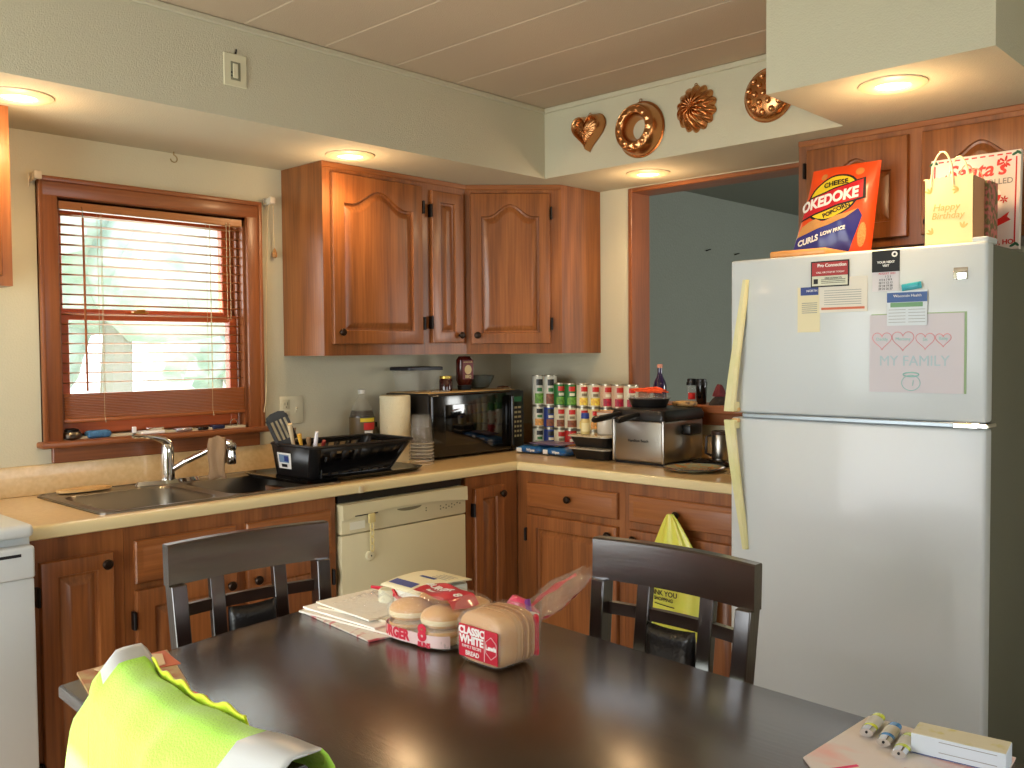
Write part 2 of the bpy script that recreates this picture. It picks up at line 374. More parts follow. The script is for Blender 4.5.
# curtain brackets and the hanging cord
for (xx, zz, lab) in ((-2.345, 1.985, 'small white curtain rod bracket at upper left corner of the window'), (-1.452, 2.000, 'small pale curtain rod bracket at upper right corner of the window')):
    o = MB().m(mat('bracket_plastic', (206, 196, 176), .4)).rbox(xx-.013, xx-.001, -.045, -.0005, zz-.012, zz+.016, .003, 1).rbox(xx-.013, xx+.012, -.060, -.045, zz-.008, zz+.020, .004, 2).m(steel).tube([(xx-.02, -.030, zz-.03), (xx-.02, -.030, zz+.012), (xx-.004, -.045, zz+.01)], .002, 6).build('curtain_bracket')
    tag(o, lab, 'curtain bracket', 'curtain rod brackets at the window')
b = MB().m(cordm)
b.tube([(-1.475, -.03, 1.992), (-1.45, -.035, 2.002), (-1.432, -.03, 1.985), (-1.427, -.02, 1.90), (-1.422, -.018, 1.815)], .0022, 6)
b.tube([(-1.452, -.03, 1.998), (-1.455, -.02, 1.90), (-1.462, -.015, 1.60), (-1.470, -.02, 1.30), (-1.485, -.035, 1.205), (-1.500, -.045, 1.15)], .0018, 6)
t = thing('blind_pull_cord', 'thin tan pull cord looped over bracket, ending in a wooden tassel right of window', 'cord', (-1.45, -.02, 1.15)); b.build('cord', t)
MB().m(mat('tassel_wood', (176, 124, 70), .5)).lathe([(.002, 0), (.009, .004), (.010, .018), (.005, .034), (.002, .040)], -1.422, -.018, 12, z=1.778).build('tassel', t)

# outdoors
leafm = mat('foliage', (158, 180, 172), .8, vary=((3, 3, 3), (206, 216, 212), .35, .65))  # overexposed daylight is put into the pale leaf colour
grassm = mat('lawn', (172, 180, 160), .9, vary=((1, 1, 1), (150, 164, 138), .3, .7))
struct(MB().m(grassm).box(-30, 30, .3, 40, -.6, -.5).build('ground', smooth=0))
struct(MB().m(grassm).box(-30, XL-.2, -30, .3, -.6, -.5).build('ground', smooth=0))
rnd = random.Random(3)
def tree(x, y, h, r, lab, seed):
    rn = random.Random(seed); t = thing('tree', lab, 'tree', (x, y, -.5), group=None)
    MB().m(mat('bark', (160, 156, 148), .9)).tube([(x, y, -.5), (x+.1, y, h*.3), (x-.05, y+.1, h*.6)], [.22, .17, .08], 10).build('trunk', t)  # bark bleached the same way, bright daylight put into its colour
    b = bmesh.new()
    for k in range(26):
        a = rn.random()*2*PI; rr = r*math.sqrt(rn.random())*.9; zz = h*(.25+.7*rn.random()); s_ = r*(.28+.22*rn.random())
        bb = bmesh.new(); bmesh.ops.create_icosphere(bb, subdivisions=3, radius=s_)
        for v in bb.verts:
            d = 1+.22*math.sin(v.co.x*9/s_*.4+k)*math.sin(v.co.y*8/s_*.4)*math.sin(v.co.z*7/s_*.4)+rn.uniform(-.08, .08); v.co = v.co*d + Vector((x+rr*math.cos(a), y+rr*math.sin(a)*.6, zz))
        me = bpy.data.meshes.new('t'); bb.to_mesh(me); bb.free(); b.from_mesh(me); bpy.data.meshes.remove(me)
    mb = MB(); mb.bm.free(); mb.bm = b; mb.mats = [leafm]; mb.build('foliage', t, recalc=False)
tree(1.3, 8.0, 5.6, 2.2, 'pale leafy tree seen through the left half of the window over the sink', 1)
tree(4.6, 11.0, 4.2, 1.6, 'smaller pale green tree seen low in the right part of the window', 2)

# ------------------------------------------------------------------ cabinets
def arch_pts(w, h, rise, n=22):
    """inner panel outline (closed, starts bottom-left) with a cathedral top; returns list of (x,z)"""
    pts = [(0, 0), (w, 0)]
    sh = .16*w
    for i in range(n+1):
        u = i/n; x = w - u*w
        d = abs(u-.5)*2                                    # 0 middle .. 1 ends
        if d > .80: z = h-rise
        else: z = h-rise + rise*(.5+.5*math.cos(PI*d/.80))
        pts.append((x, z))
    return pts
def rel(root): return ROOT[root.name]
def door(root, x0, z0, w, h, arch=0, knob=None, hinge=None, drawer=False, y=-.0006, label=None, hk=None, fr=.055):
    th = .019; yf = y-th; vg = oak_v
    M = Matrix(((1, 0, 0, x0), (0, 1, 0, 0), (0, 0, 1, z0), (0, 0, 0, 1)))
    b = MB()
    def rect(d, yy): return [(d, yy, d), (w-d, yy, d), (w-d, yy, h-d), (d, yy, h-d)]
    if drawer:
        b.m(oak_h).loops([rect(0, y), rect(0, yf+.006), rect(.004, yf+.001), rect(.014, yf), rect(.020, yf+.001), rect(.026, yf-.001)], M)
        o = b.build('drawer', root, world=False)
    else:
        iw, ih = w-2*fr, h-2*fr; ar = arch_pts(iw, ih, arch)
        n = len(ar)
        def inner(d, yy):
            out = []
            for (px, pz) in ar:
                cx = iw/2; sx = (iw-2*d)/iw
                out.append((fr+cx+(px-cx)*sx, yy, fr+(d if pz < 1e-6 else pz-d)))
            return out
        def outer(d, yy):
            out = [(d, yy, d), (w-d, yy, d)]
            for i, (px, pz) in enumerate(ar[2:]):
                u = i/(n-3); out.append((w-d-u*(w-2*d), yy, h-d))
            return out
        b.m(vg).loops([outer(0, y), outer(0, yf+.006), outer(.003, yf+.001), outer(.007, yf)], M, cap=False)
        b.loops([outer(.007, yf), inner(0, yf)], M, cap=False)
        b.loops([inner(0, yf), inner(.003, yf+.010), inner(.010, yf+.012), inner(.032, yf+.001), inner(.034, yf+.0005)], M, cap=False)
        b.loops([inner(.034, yf+.0005), inner(.04, yf+.0005)], M, cap=False)
        f = [b.bm.verts.new(M @ Vector(p)) for p in inner(.04, yf+.0005)]; b._fin([b.bm.faces.new(f)])
        f = [b.bm.verts.new(M @ Vector(p)) for p in outer(0, y)]; b._fin([b.bm.faces.new(f[::-1])])
        bmesh.ops.remove_doubles(b.bm, verts=b.bm.verts[:], dist=1e-5)
        # rail/stile joints
        o = b.build('door', root, world=False)
    if knob:
        kx, kz = knob
        MB().m(bronze).lathe([(.006, 0), (.005, .008), (.007, .014), (.0150, .017), (.0155, .022), (.012, .027), (.004, .029)], 0, 0, 16, M=T((x0+kx, yf-.0002, z0+kz)) @ Rx(PI/2)).build('knob', o, world=False)
    if hinge:
        hx = -.006 if hinge == 'L' else w+.006
        for hz in (hk or (.09, h-.09)):
            MB().m(blackm).rbox(x0+hx-.005, x0+hx+.005, yf-.004, y, z0+hz-.028, z0+hz+.028, .002, 1).tube([(x0+hx, yf-.004, z0+hz-.026), (x0+hx, yf-.004, z0+hz+.026)], .0035, 8).build('hinge', o, world=False)
    return o
def frame_body(root, w, d, h, z0=0, toe=0):
    b = MB().m(oak_v)
    if toe: b.box(.0, w, .0, d, toe, h); b.m(mat('toe_kick', (52, 34, 20), .6)).box(0, w, .07, d, 0, toe)
    else: b.box(0, w, 0, d, z0, h)
    return b.build('body', root, world=False, smooth=0)
uz0, uz1 = 1.3767, ZS-.0005; UD = .2876; CD = .597; UH = uz1-uz0
# uppers on the window wall
c = thing('upper_cabinet', 'oak upper cabinet with wide arched door and narrow door, right of the window', 'cabinet', (-1.374, -UD, uz0), 0, 'oak upper cabinets')
frame_body(c, 1.374-CD, UD-.0006, UH)
MB().m(oak_h).rbox(-.004, 1.374-CD, -.006, 0, UH-.022, UH, .002, 1).build('top_moulding', c, world=False)
door(c, .035, .045, .470, UH-.085, arch=.062, knob=(.030, .048), hinge='R')
door(c, .560, .050, .185, UH-.100, arch=0, knob=(.155, .035), hinge='L', fr=.048)
# diagonal corner cabinet
cc = thing('corner_cabinet', 'oak diagonal corner upper cabinet with one arched door and plain side', 'cabinet', (-CD, -UD, uz0), -PI/4, 'oak upper cabinets')
Minv = ROOT[cc.name].inverted()
poly = [(-CD, -UD), (-UD, -CD), (-.0006, -CD), (-.0006, -.0006), (-CD, -.0006)]
b = MB().m(oak_v).prism(poly, uz0, uz1); b.build('body', cc, smooth=0)
DW = (CD-UD)*math.sqrt(2)
MB().m(oak_h).rbox(.002, DW-.002, -.006, 0, UH-.022, UH, .002, 1).build('top_moulding', cc, world=False)
door(cc, .022, .045, DW-.075, UH-.085, arch=.055, knob=(.030, .040), hinge='R', fr=.05)
# upper cabinet at the left image edge
c = thing('upper_cabinet', 'oak upper cabinet cut by the left edge of the photo, beside the window', 'cabinet', (-3.25, -UD, 1.60), 0, 'oak upper cabinets')
frame_body(c, 3.25-2.508, UD-.0006, ZS-.001-1.60)
door(c, .03, .03, .33, .48, arch=.05, knob=(.3, .04), hinge='L'); door(c, .38, .03, .33, .48, arch=.05, knob=(.03, .04))
# over the refrigerator (local x runs towards -y)
R90 = -PI/2
c = thing('upper_cabinet', 'short oak two-door cabinet above the refrigerator, behind the snack bag', 'cabinet', (-.325, -1.765, 1.737), R90, 'oak upper cabinets')
frame_body(c, .835, .3244, ZS-.001-1.737)
hh = ZS-.001-1.737
MB().m(oak_h).rbox(0, .835, -.006, 0, hh-.02, hh, .002, 1).build('top_moulding', c, world=False)
door(c, .036, .028, .360, hh-.066, arch=.055, hinge='L', hk=(.07, hh-.14)); door(c, .440, .028, .360, hh-.066, arch=.055, hinge='R', knob=(.03, .04))

# base cabinets on the window wall
BF, BH = -.61, .875
c = thing('base_cabinet', 'narrow single-door oak base cabinet beside the stove', 'cabinet', (-2.598, BF, 0), 0, 'oak base cabinets')
frame_body(c, .268, -BF-.001, BH, toe=.10); door(c, .028, .135, .205, .675, knob=(.178, .645), hinge='L', fr=.045, hk=(.08, .58))
c = thing('base_cabinet', 'wide oak sink cabinet with false drawer fronts and two doors behind the left chair', 'cabinet', (-2.329, BF, 0), 0, 'oak base cabinets')
b = MB().m(oak_v).box(0, .764, 0, .03, .10, BH).box(0, .02, .03, -BF-.001, .10, BH).box(.744, .764, .03, -BF-.001, .10, BH).box(.02, .744, .03, -BF-.001, .10, .12).m(MATS['toe_kick']).box(0, .764, .07, -BF-.001, 0, .10); b.build('body', c, world=False, smooth=0)
door(c, .028, .700, .335, .130, drawer=True); door(c, .400, .700, .335, .130, drawer=True, knob=None)
door(c, .028, .135, .335, .545, knob=(.305, .505), hinge='L'); door(c, .400, .135, .335, .545, knob=(.030, .505), hinge='R')
c = thing('base_cabinet', 'narrow oak base cabinet with one tall door, right of the dishwasher in the corner', 'cabinet', (-.918, BF, 0), 0, 'oak base cabinets')
frame_body(c, .918-.611, -BF-.001, BH, toe=.10); door(c, .036, .125, .175, .700, knob=(.150, .665), hinge='L', fr=.045)
# base cabinets on the right wall
c = thing('base_cabinet', 'oak base cabinet with wide drawer over one door, below the canned food', 'cabinet', (BF, -.612, 0), R90, 'oak base cabinets')
frame_body(c, .575, -BF-.001, BH, toe=.10)
door(c, .068, .725, .480, .105, drawer=True, knob=(.24, .055)); door(c, .068, .125, .480, .570, knob=(.445, .535), hinge='L')
c = thing('base_cabinet', 'oak base cabinet with drawer knob holding the yellow bag, next to the refrigerator', 'cabinet', (BF, -1.188, 0), R90, 'oak base cabinets')
frame_body(c, .573, -BF-.001, BH, toe=.10)
door(c, .030, .725, .500, .105, drawer=True, knob=(.225, .052)); door(c, .030, .125, .500, .570, knob=(.030, .535), hinge='R')

# ------------------------------------------------------------------ countertop
CF = -.632; CZ0, CZ1 = .8765, .914
ct = thing('countertop', 'cream laminate L-shaped countertop with backsplash around the corner', 'countertop', (-1.6, -.3, CZ0))
SX0, SX1, SY0, SY1 = -2.36, -1.53, -.565, -.085          # sink cut-out
b = MB().m(laminate); F = CF+.022
b.box(-2.600, SX0, F, -.001, CZ0, CZ1).box(SX0, SX1, F, SY0, CZ0, CZ1).box(SX0, SX1, SY1, -.001, CZ0, CZ1).box(SX1, -.001, F, -.001, CZ0, CZ1)
b.box(F, -.001, -1.764, F, CZ0, CZ1)
# rolled front edge, mitred in the corner
prof = [(0, CZ0), (-.019, CZ0), (-.024, CZ0+.003), (-.026, CZ0+.014), (-.025, CZ1-.008), (-.020, CZ1-.0015), (-.013, CZ1+.0005), (0, CZ1)]
b.m(lamedge)
R1 = []; 
for (px, py, kx, ky) in ((-2.600, F, 0, 1), (F, F, 1, 1), (F, -1.764, 1, 0)): R1.append([(px+kx*d, py+ky*d, z) for d, z in prof])
b.loops(R1)
b.build('worktop', ct)
b = MB().m(laminate).rbox(-2.64, -.001, -.021, -.001, CZ1, 1.016, .004, 2).rbox(-.021, -.001, -1.764, -.022, CZ1, 1.016, .004, 2); b.build('backsplash', ct)

# ------------------------------------------------------------------ sink and faucet
sk = thing('kitchen_sink', 'double-bowl stainless steel drop-in sink below the window', 'sink', (-1.945, -.33, CZ1))
def rr(x0, x1, y0, y1, r, z, n=5):
    out = []
    for (cx, cy, a0) in ((x1-r, y1-r, 0), (x0+r, y1-r, 90), (x0+r, y0+r, 180), (x1-r, y0+r, 270)):
        for k in range(n+1):
            a = math.radians(a0+90*k/n); out.append((cx+r*math.cos(a), cy+r*math.sin(a), z))
    return out
b = MB().m(mat('sink_steel', (134, 128, 118), .32, 1)); OX0, OX1, OY0, OY1 = -2.385, -1.505, -.590, -.050; bx = [(-2.345, -1.975), (-1.925, -1.545)]; BY0, BY1 = -.555, -.165
# rim as a ring around each bowl (two panels)
mid = -1.95
def half(x0, x1, b0, b1, lft):
    n = 5
    outer_ = []
    for (cx, cy, a0, rad) in ((x1, OY1, 0, .04 if not lft else 0), (x0, OY1, 90, .04 if lft else 0), (x0, OY0, 180, .04 if lft else 0), (x1, OY0, 270, .04 if not lft else 0)):
        sx = -1 if a0 in (0, 270) else 1; sy = -1 if a0 in (0, 90) else 1
        for k in range(n+1):
            a = math.radians(a0+90*k/n); outer_.append((cx+sx*rad+rad*math.cos(a), cy+sy*rad+rad*math.sin(a), CZ1+.0045))
    low = [(p[0], p[1], CZ1+.0005) for p in outer_]
    b.loops([low, outer_, rr(b0, b1, BY0, BY1, .06, CZ1+.0045), rr(b0+.006, b1-.006, BY0+.006, BY1-.006, .058, CZ1-.004), rr(b0+.02, b1-.02, BY0+.02, BY1-.02, .055, CZ1-.15), rr(b0+.05, b1-.05, BY0+.05, BY1-.05, .05, CZ1-.175), rr(b0+.15, b1-.15, BY0+.15, BY1-.15, .03, CZ1-.178)], cap=False)
    f = [b.bm.verts.new(p) for p in rr(b0+.15, b1-.15, BY0+.15, BY1-.15, .03, CZ1-.178)]; b._fin([b.bm.faces.new(f)])
half(OX0, mid, *bx[0], True); half(mid, OX1, *bx[1], False)
b.tube(rr(OX0+.006, OX1-.006, OY0+.006, OY1-.006, .04, CZ1+.004), .004, 6, closed=True)
b.build('basin', sk, recalc=False)
for bb in bx:
    MB().m(chrome).lathe([(.045, 0), (.045, .002), (.038, .003), (.030, -.002+.003)], (bb[0]+bb[1])/2, -.36, 20, z=CZ1-.1775).build('drain', sk)
FX, FY, FZ = -1.945, -.115, CZ1+.0055
fc = thing('kitchen_faucet', 'chrome single-lever faucet with its spout swung over the right bowl', 'faucet', (FX, FY, FZ))
MB().m(chrome).prism([(FX+.125*math.cos(a)*1.0, FY+.030*math.sin(a)) for a in [2*PI*k/28 for k in range(28)]], FZ, FZ+.014, top=[(FX+.115*math.cos(a), FY+.024*math.sin(a)) for a in [2*PI*k/28 for k in range(28)]]).build('base_plate', fc)
MB().m(chrome).lathe([(.026, 0), (.025, .03), (.023, .07), (.024, .10), (.022, .125), (.014, .140), (.004, .144)], FX, FY, 24, z=FZ+.012).build('body', fc)
sv = Vector((.74, -.67, 0)).normalized()
def fp(d, z): return (FX+sv.x*d, FY+sv.y*d, FZ+z)
MB().m(chrome).tube([fp(.01, .045), fp(.06, .075), fp(.12, .103), fp(.17, .128), fp(.205, .141), fp(.230, .141)], [.011, .011, .0105, .0105, .013, .013], 12).build('spout', fc)
MB().m(chrome).lathe([(.014, 0), (.017, .004), (.018, .03), (.015, .05), (.019, .055), (.020, .07), (.012, .08)], fp(.228, 0)[0], fp(.228, 0)[1], 18, z=FZ+.064).build('spray_head', fc)
MB().m(chrome).tube([(FX, FY, FZ+.145), (FX-.02, FY-.004, FZ+.162), (FX-.06, FY-.010, FZ+.172), (FX-.105, FY-.016, FZ+.178), (FX-.135, FY-.020, FZ+.180)], [.020, .015, .009, .007, .008], 12).build('lever', fc)
# dish cloth over the spout
clothm = mat('brown_cloth', (150, 122, 92), .95, bump=(220, .5))
P0 = Vector(fp(.180, .140)); sd = Vector((sv.x, sv.y, 0)); nd = Vector((-sv.y, sv.x, 0))
def clothf(u, v):
    w = (u-.5)*.055; a = v*2-1
    off = .018 if abs(a) > .15 else abs(a)/.15*.018
    hang = max(0, abs(a)-.12); L_ = .155 if a < 0 else .10
    p = P0 + sd*(w*(1+.25*hang)) + nd*(math.copysign(off, a)*(1+.25*math.sin(u*9))) ; p.z = FZ+.164 - hang*L_*1.1 - .004*math.sin(u*7+v*3); 
    p += sd*(.004*math.sin(v*14+u*3)); return p
o = MB().m(clothm); o.grid(clothf, 12, 26); o = o.build('dish_cloth', solid=.003); tag(o, 'brown dish cloth draped over the faucet spout above the sink', 'cloth')
o = MB().m(mat('light_wood', (206, 164, 104), .45)).prism([(-2.232+.092*math.cos(a), -.088+.036*math.sin(a)) for a in [2*PI*k/32 for k in range(32)]], CZ1+.0085, CZ1+.017).build('trivet', smooth=30)
tag(o, 'small oval tan wooden board lying on the back left corner of the sink', 'board')

# ------------------------------------------------------------------ dishwasher
dw = thing('dishwasher', 'bisque built-in dishwasher with a curved handle panel under the countertop', 'dishwasher', (-1.24, BF, 0))
x0, x1 = -1.558, -.938
MB().m(bisque).box(x0+.005, x1-.005, BF+.01, -.03, .10, .845).m(blackp).box(x0+.005, x1-.005, BF+.0, -.1, .846, .874).box(x0+.01, x1-.01, BF+.05, -.1, 0, .10).build('body', dw, smooth=0)
MB().m(bisque).rbox(x0+.002, x1-.002, BF-.022, BF+.008, .125, .730, .005, 2).build('door', dw)
b = MB().m(bisque)
def pan(u, v):
    xx = x0+.002+u*(x1-x0-.004); zt = .842; zb = .732; z = zb+(zt-zb)*v
    dip = .018*(1-(2*u-1)**2)                       # handle lip line dips in the middle
    out = .030 if v > .70 else .020
    return Vector((xx, BF-out-.010*math.exp(-((v-.72)/.08)**2), z))
b.rbox(x0+.002, x1-.002, BF-.024, BF+.008, .733, .844, .006, 2)
def lip(k, e): return [(x0+.003+(x1-x0-.006)*i/24, BF-.024-e, .806-k+.020*(2*i/24-1)**2*-1+.0) for i in range(25)]
top = [(x1-.003, BF-.024, .8435), (x0+.003, BF-.024, .8435)]
l1 = lip(0, .012); b.loops([[(p[0], BF-.023, p[2]) for p in l1]+[(x1-.003, BF-.023, .8435), (x0+.003, BF-.023, .8435)], [(p[0], BF-.036, p[2]+.002) for p in l1]+[(x1-.003, BF-.034, .8425), (x0+.003, BF-.034, .8425)]])
cp = b.build('control_panel', dw)
MB().m(mat('handle_recess', (120, 112, 86), .5)).prism([(-1.24+.060*math.cos(a), .797+.012*math.sin(a)) for a in [PI+PI*k/12 for k in range(13)]], 0, .002, M=T((0, BF-.0245, 0)) @ Rx(PI/2)).build('handle_recess', cp)
b = MB().m(mat('panel_marks', (110, 108, 88), .5))
for (xx, zz) in ((-1.155, .772), (-1.155, .782), (-1.08, .780), (-1.065, .772), (-1.05, .781), (-1.035, .773), (-1.020, .781), (-1.005, .775), (-.99, .782), (-.975, .778), (-1.08, .768), (-1.05, .768), (-1.02, .768)):
    b.box(xx-.003, xx+.003, BF-.0250, BF-.0243, zz-.0025, zz+.0025)
b.build('buttons', cp)
MB().m(mat('sticker', (222, 220, 200), .5)).box(-1.520, -1.452, BF-.0252, BF-.0243, .748, .776).build('sticker', dw, smooth=0)
b = MB().m(blackp); 
b.rbox(-1.505, -1.400, BF-.0375, BF-.0355, .7965, .8005, .001, 1); b.build('latch_gap', cp)
lt = thing('safety_strap', 'yellowed plastic chain strap hanging from the dishwasher handle', 'strap', (-1.43, BF-.045, .66))
b = MB().m(mat('yellowed_plastic', (208, 190, 128), .4)).rbox(-1.449, -1.418, BF-.046, BF-.0375, .765, .800, .004, 2)
for k in range(4):
    zc = .753-k*.026; b.tube([(-1.432+.008*math.cos(a), BF-.041, zc+.015*math.sin(a)) for a in [2*PI*i/12 for i in range(12)]], .0026, 6, closed=True)
b.build('chain', lt)
MB().m(mat('strap_pad', (214, 206, 170), .4)).lathe([(.019, 0), (.019, .006), (.015, .009)], 0, 0, 20, M=T((-1.432, BF-.0225, .642)) @ Rx(PI/2)).build('strap_base', lt)
MB().m(ink).lathe([(.003, 0), (.003, .001)], 0, 0, 8, M=T((-1.430, BF-.032, .642)) @ Rx(PI/2)).build('hole', lt)
o = MB().m(mat('clear_clip', (190, 176, 140), .2)).rbox(-1.482, -1.458, CF-.012, CF-.005, .878, .905, .004, 2).build('counter_clip'); tag(o, 'small clear plastic clip on the counter edge above the dishwasher', 'clip')

# ------------------------------------------------------------------ stove (left edge)
st = thing('stove', 'white enamel stove at the left edge of the photo', 'stove', (-2.95, -.37, 0))
MB().m(whitem).rbox(-3.33, -2.604, -.655, -.03, .09, .905, .004, 2).m(blackp).box(-3.31, -2.622, -.62, -.03, 0, .09).build('body', st)
MB().m(whitem).rbox(-3.335, -2.602, -.690, -.03, .898, .935, .016, 4).build('cooktop', st)
dr = MB().m(whitem).rbox(-3.33, -2.606, -.690, -.656, .255, .790, .006, 2).rbox(-3.33, -2.606, -.700, -.656, .79, .878, .008, 3).build('oven_door', st)
MB().m(blackp).box(-3.28, -2.642, -.7012, -.6995, .852, .860).build('vent_slot', dr)
MB().m(whitem).rbox(-3.33, -2.606, -.690, -.656, .095, .245, .006, 2).build('drawer', st)
for (xx, yy) in ((-2.76, -.50), (-2.76, -.22), (-3.14, -.50), (-3.14, -.22)):
    b = MB().m(blackm)
    for r in (.03, .055, .08): b.tube([(xx+r*math.cos(a), yy+r*math.sin(a), .943) for a in [2*PI*i/24 for i in range(24)]], .005, 6, closed=True)
    b.build('burner', st)

# ------------------------------------------------------------------ recessed ceiling lights
glow = mat('lamp_glow', (255, 214, 140), .5, emit=(255, 206, 128), es=11)
ringm = mat('light_trim_ring', (214, 196, 160), .4)
for (x, y, p, lab) in ((-2.525, -.43, 5, 'recessed downlight over the stove corner, leftmost on the soffit'), (-1.352, -.443, 5, 'recessed downlight in front of the arched oak cabinet beside the window'),
                    (-.231, -1.035, 5, 'recessed downlight under the soffit by the pass-through opening'), (-.827, -2.296, 6, 'large recessed downlight in the dropped soffit above the refrigerator')):
    t = thing('recessed_light', lab, 'ceiling light', (x, y, ZS-.012), 0, 'recessed downlights')
    b = MB().m(ringm); b.lathe([(.094, .0115), (.093, .008), (.082, .004), (.056, .001), (.050, .004), (.048, .0115)], x, y, 40, z=ZS-.012, cap=False); b.build('trim_ring', t)
    MB().m(glow).lathe([(.0478, .0105), (.046, .0060), (.032, .0035), (.0001, .003)], x, y, 32, z=ZS-.012, cap=False).build('lamp_bulb', t, recalc=False)
    ld = bpy.data.lights.new('downlight', 'SPOT'); ld.energy = p*4; ld.color = (1, .72, .40); ld.spot_size = math.radians(150); ld.spot_blend = .9; ld.shadow_soft_size = .05
    lo_ = bpy.data.objects.new('downlight', ld); C.objects.link(lo_); lo_.location = (x, y, ZS-.02)
    pd = bpy.data.lights.new('downlight_halo_fill', 'POINT'); pd.energy = p*.55; pd.color = (1, .62, .32); pd.shadow_soft_size = .04  # added point light hung below the lamp, makes the warm halo on the soffit
    po = bpy.data.objects.new('downlight_halo_fill', pd); C.objects.link(po); po.location = (x, y, ZS-.12)

# ------------------------------------------------------------------ small fittings on the walls
t = thing('wall_plate', 'small pale wall plate with a dark slotted thermostat on the soffit face', 'wall plate', (-1.948, -.6385, 2.24))
platem = mat('plate_plastic', (212, 206, 176), .5)
b = MB().m(platem).rbox(-1.989, -1.908, -.6445, -.6385, 2.243, 2.346, .002, 1); pl = b.build('plate', t)
MB().m(mat('plate_recess', (132, 132, 110), .6)).box(-1.966, -1.932, -.6462, -.6444, 2.262, 2.320).build('recess', t)
MB().m(platem).rbox(-1.960, -1.941, -.6500, -.6461, 2.268, 2.314, .002, 1).m(ink).box(-1.9655, -1.961, -.647, -.646, 2.282, 2.288).box(-1.9655, -1.961, -.647, -.646, 2.272, 2.277).build('lever_switch', t)
MB().m(bronze).tube([(-1.948, -.6445, 2.346), (-1.947, -.648, 2.355), (-1.945, -.645, 2.36)], .003, 6).build('nail', t)
b = MB().m(mat('cup_hook', (160, 140, 96), .35, .9)); b.tube([(-1.854, -.030, ZS), (-1.854, -.030, ZS-.012)]+[(-1.854+.013*math.sin(a), -.030, ZS-.026+.013*math.cos(a)) for a in [k*.33 for k in range(1, 15)]], .0022, 6)
tag(b.build('cup_hook'), 'small metal cup hook screwed into the soffit above the window', 'hook')
t = thing('wall_outlet', 'almond double outlet plate on the wall behind the dish rack', 'outlet', (-1.345, -.0005, 1.09))
b = MB().m(mat('almond_plate', (214, 206, 176), .4)).rbox(-1.402, -1.290, -.0065, -.0005, 1.092, 1.207, .0025, 2).build('plate', t)
b = MB().m(mat('almond_receptacle', (200, 190, 158), .4)).rbox(-1.389, -1.357, -.0090, -.0064, 1.105, 1.145, .002, 2).rbox(-1.389, -1.357, -.0090, -.0064, 1.154, 1.194, .002, 2)
b.m(ink)
for z in (1.125, 1.174): b.box(-1.381, -1.379, -.0096, -.0088, z-.004, z+.008).box(-1.368, -1.366, -.0096, -.0088, z-.004, z+.008).box(-1.375, -1.371, -.0096, -.0088, z-.013, z-.009)
b.build('receptacle', t)
MB().m(MATS['almond_receptacle']).rbox(-1.330, -1.320, -.0085, -.0064, 1.138, 1.162, .001, 1).rbox(-1.328, -1.322, -.017, -.008, 1.150, 1.158, .001, 1).build('toggle', t)

# ------------------------------------------------------------------ copper moulds on the right soffit face (local frame: x right along -y, y up, z out towards -x)
def mould_frame(y, z): return T((-.4465, y, z)) @ Matrix(((0, 0, -1, 0), (-1, 0, 0, 0), (0, 1, 0, 0), (0, 0, 0, 1)))
def relief(outline, height, nr=22, na=96, r0=0.0, r1=1.0, M=None, back=True):
    b = MB().m(copper)
    b.grid(lambda u, v: (lambda t, a: Vector((outline(a)[0]*t, outline(a)[1]*t, height(t, a))))(r0+(r1-r0)*v, 2*PI*u), na, nr, cu=True, M=M); return b
def hang(b, z, M):
    b.m(copper).tube([(.006*math.cos(a), z+.006+.006*math.sin(a), .006) for a in [2*PI*i/14 for i in range(14)]], .0015, 6, closed=True, M=M)
def wave(x): return .5+.5*math.cos(x)
M1 = mould_frame(-.897, 2.300)
def heart(a):
    x = 16*math.sin(a)**3; y = 13*math.cos(a)-5*math.cos(2*a)-2*math.cos(3*a)-math.cos(4*a); return (x/16*.082, (y/17+.10)*.092)
def hh1(t, a):
    if t > .97: return .0+.004
    if t > .80: return .046*min(1, (.97-t)/.10)**.6
    base = .046-.012*max(0, (.80-t)/.1 if t > .7 else 1)+.014*(1-(t/.7)**2 if t < .7 else 0)
    return base + (.0035*wave(a*26)*(1 if .25 < t < .68 else 0)) + (.004*wave(a*9) if t < .25 else 0)
t = thing('copper_mould', 'heart-shaped copper mould hanging on the soffit, leftmost of the four', 'mould', (-.4465, -.897, 2.22), 0, 'copper moulds'); b = relief(heart, hh1, 30, 144, M=M1); b.build('mould', t, smooth=60)
b = MB(); hang(b, .070, M1); b.build('hanging_ring', t)
M2 = mould_frame(-1.155, 2.270)
def ring2(t, a):
    # t from inner radius to outer rim
    s = (t-.36)/.64
    if s < .30: h = .064*math.sin(s/.30*PI/2)
    elif s < .62: h = .064 - .006*((s-.3)/.32) + .005*wave(a*14)*math.sin((s-.30)/.32*PI)
    elif s < .9: h = .056*math.cos((s-.62)/.28*PI/2)**.8+.004
    else: h = .004
    return h
t = thing('copper_mould', 'round copper ring mould with open centre, second from the left on the soffit', 'mould', (-.4465, -1.155, 2.16), 0, 'copper moulds'); b = relief(lambda a: (.112*math.cos(a), .112*math.sin(a)), ring2, 34, 144, r0=.36, M=M2); b.build('mould', t, smooth=60)
b = MB(); hang(b, .110, M2); b.build('hanging_ring', t)
M3 = mould_frame(-1.411, 2.306)
def shell_o(a):
    k = 1+.14*abs(math.sin(a*7)); return (.078*k*math.cos(a), .080*k*math.sin(a))
def shell_h(t, a):
    a2 = a + .5*(1-t)
    return .060*max(0, 1-t**3)*(.72+.28*abs(math.sin(a2*7))**.7*min(1, t*3)) + .003
t = thing('copper_mould', 'swirled fluted copper mould, third from the left on the soffit', 'mould', (-.4465, -1.411, 2.21), 0, 'copper moulds'); b = relief(shell_o, shell_h, 24, 196, M=M3); b.build('mould', t, smooth=70)
b = MB(); hang(b, .083, M3); b.build('hanging_ring', t)
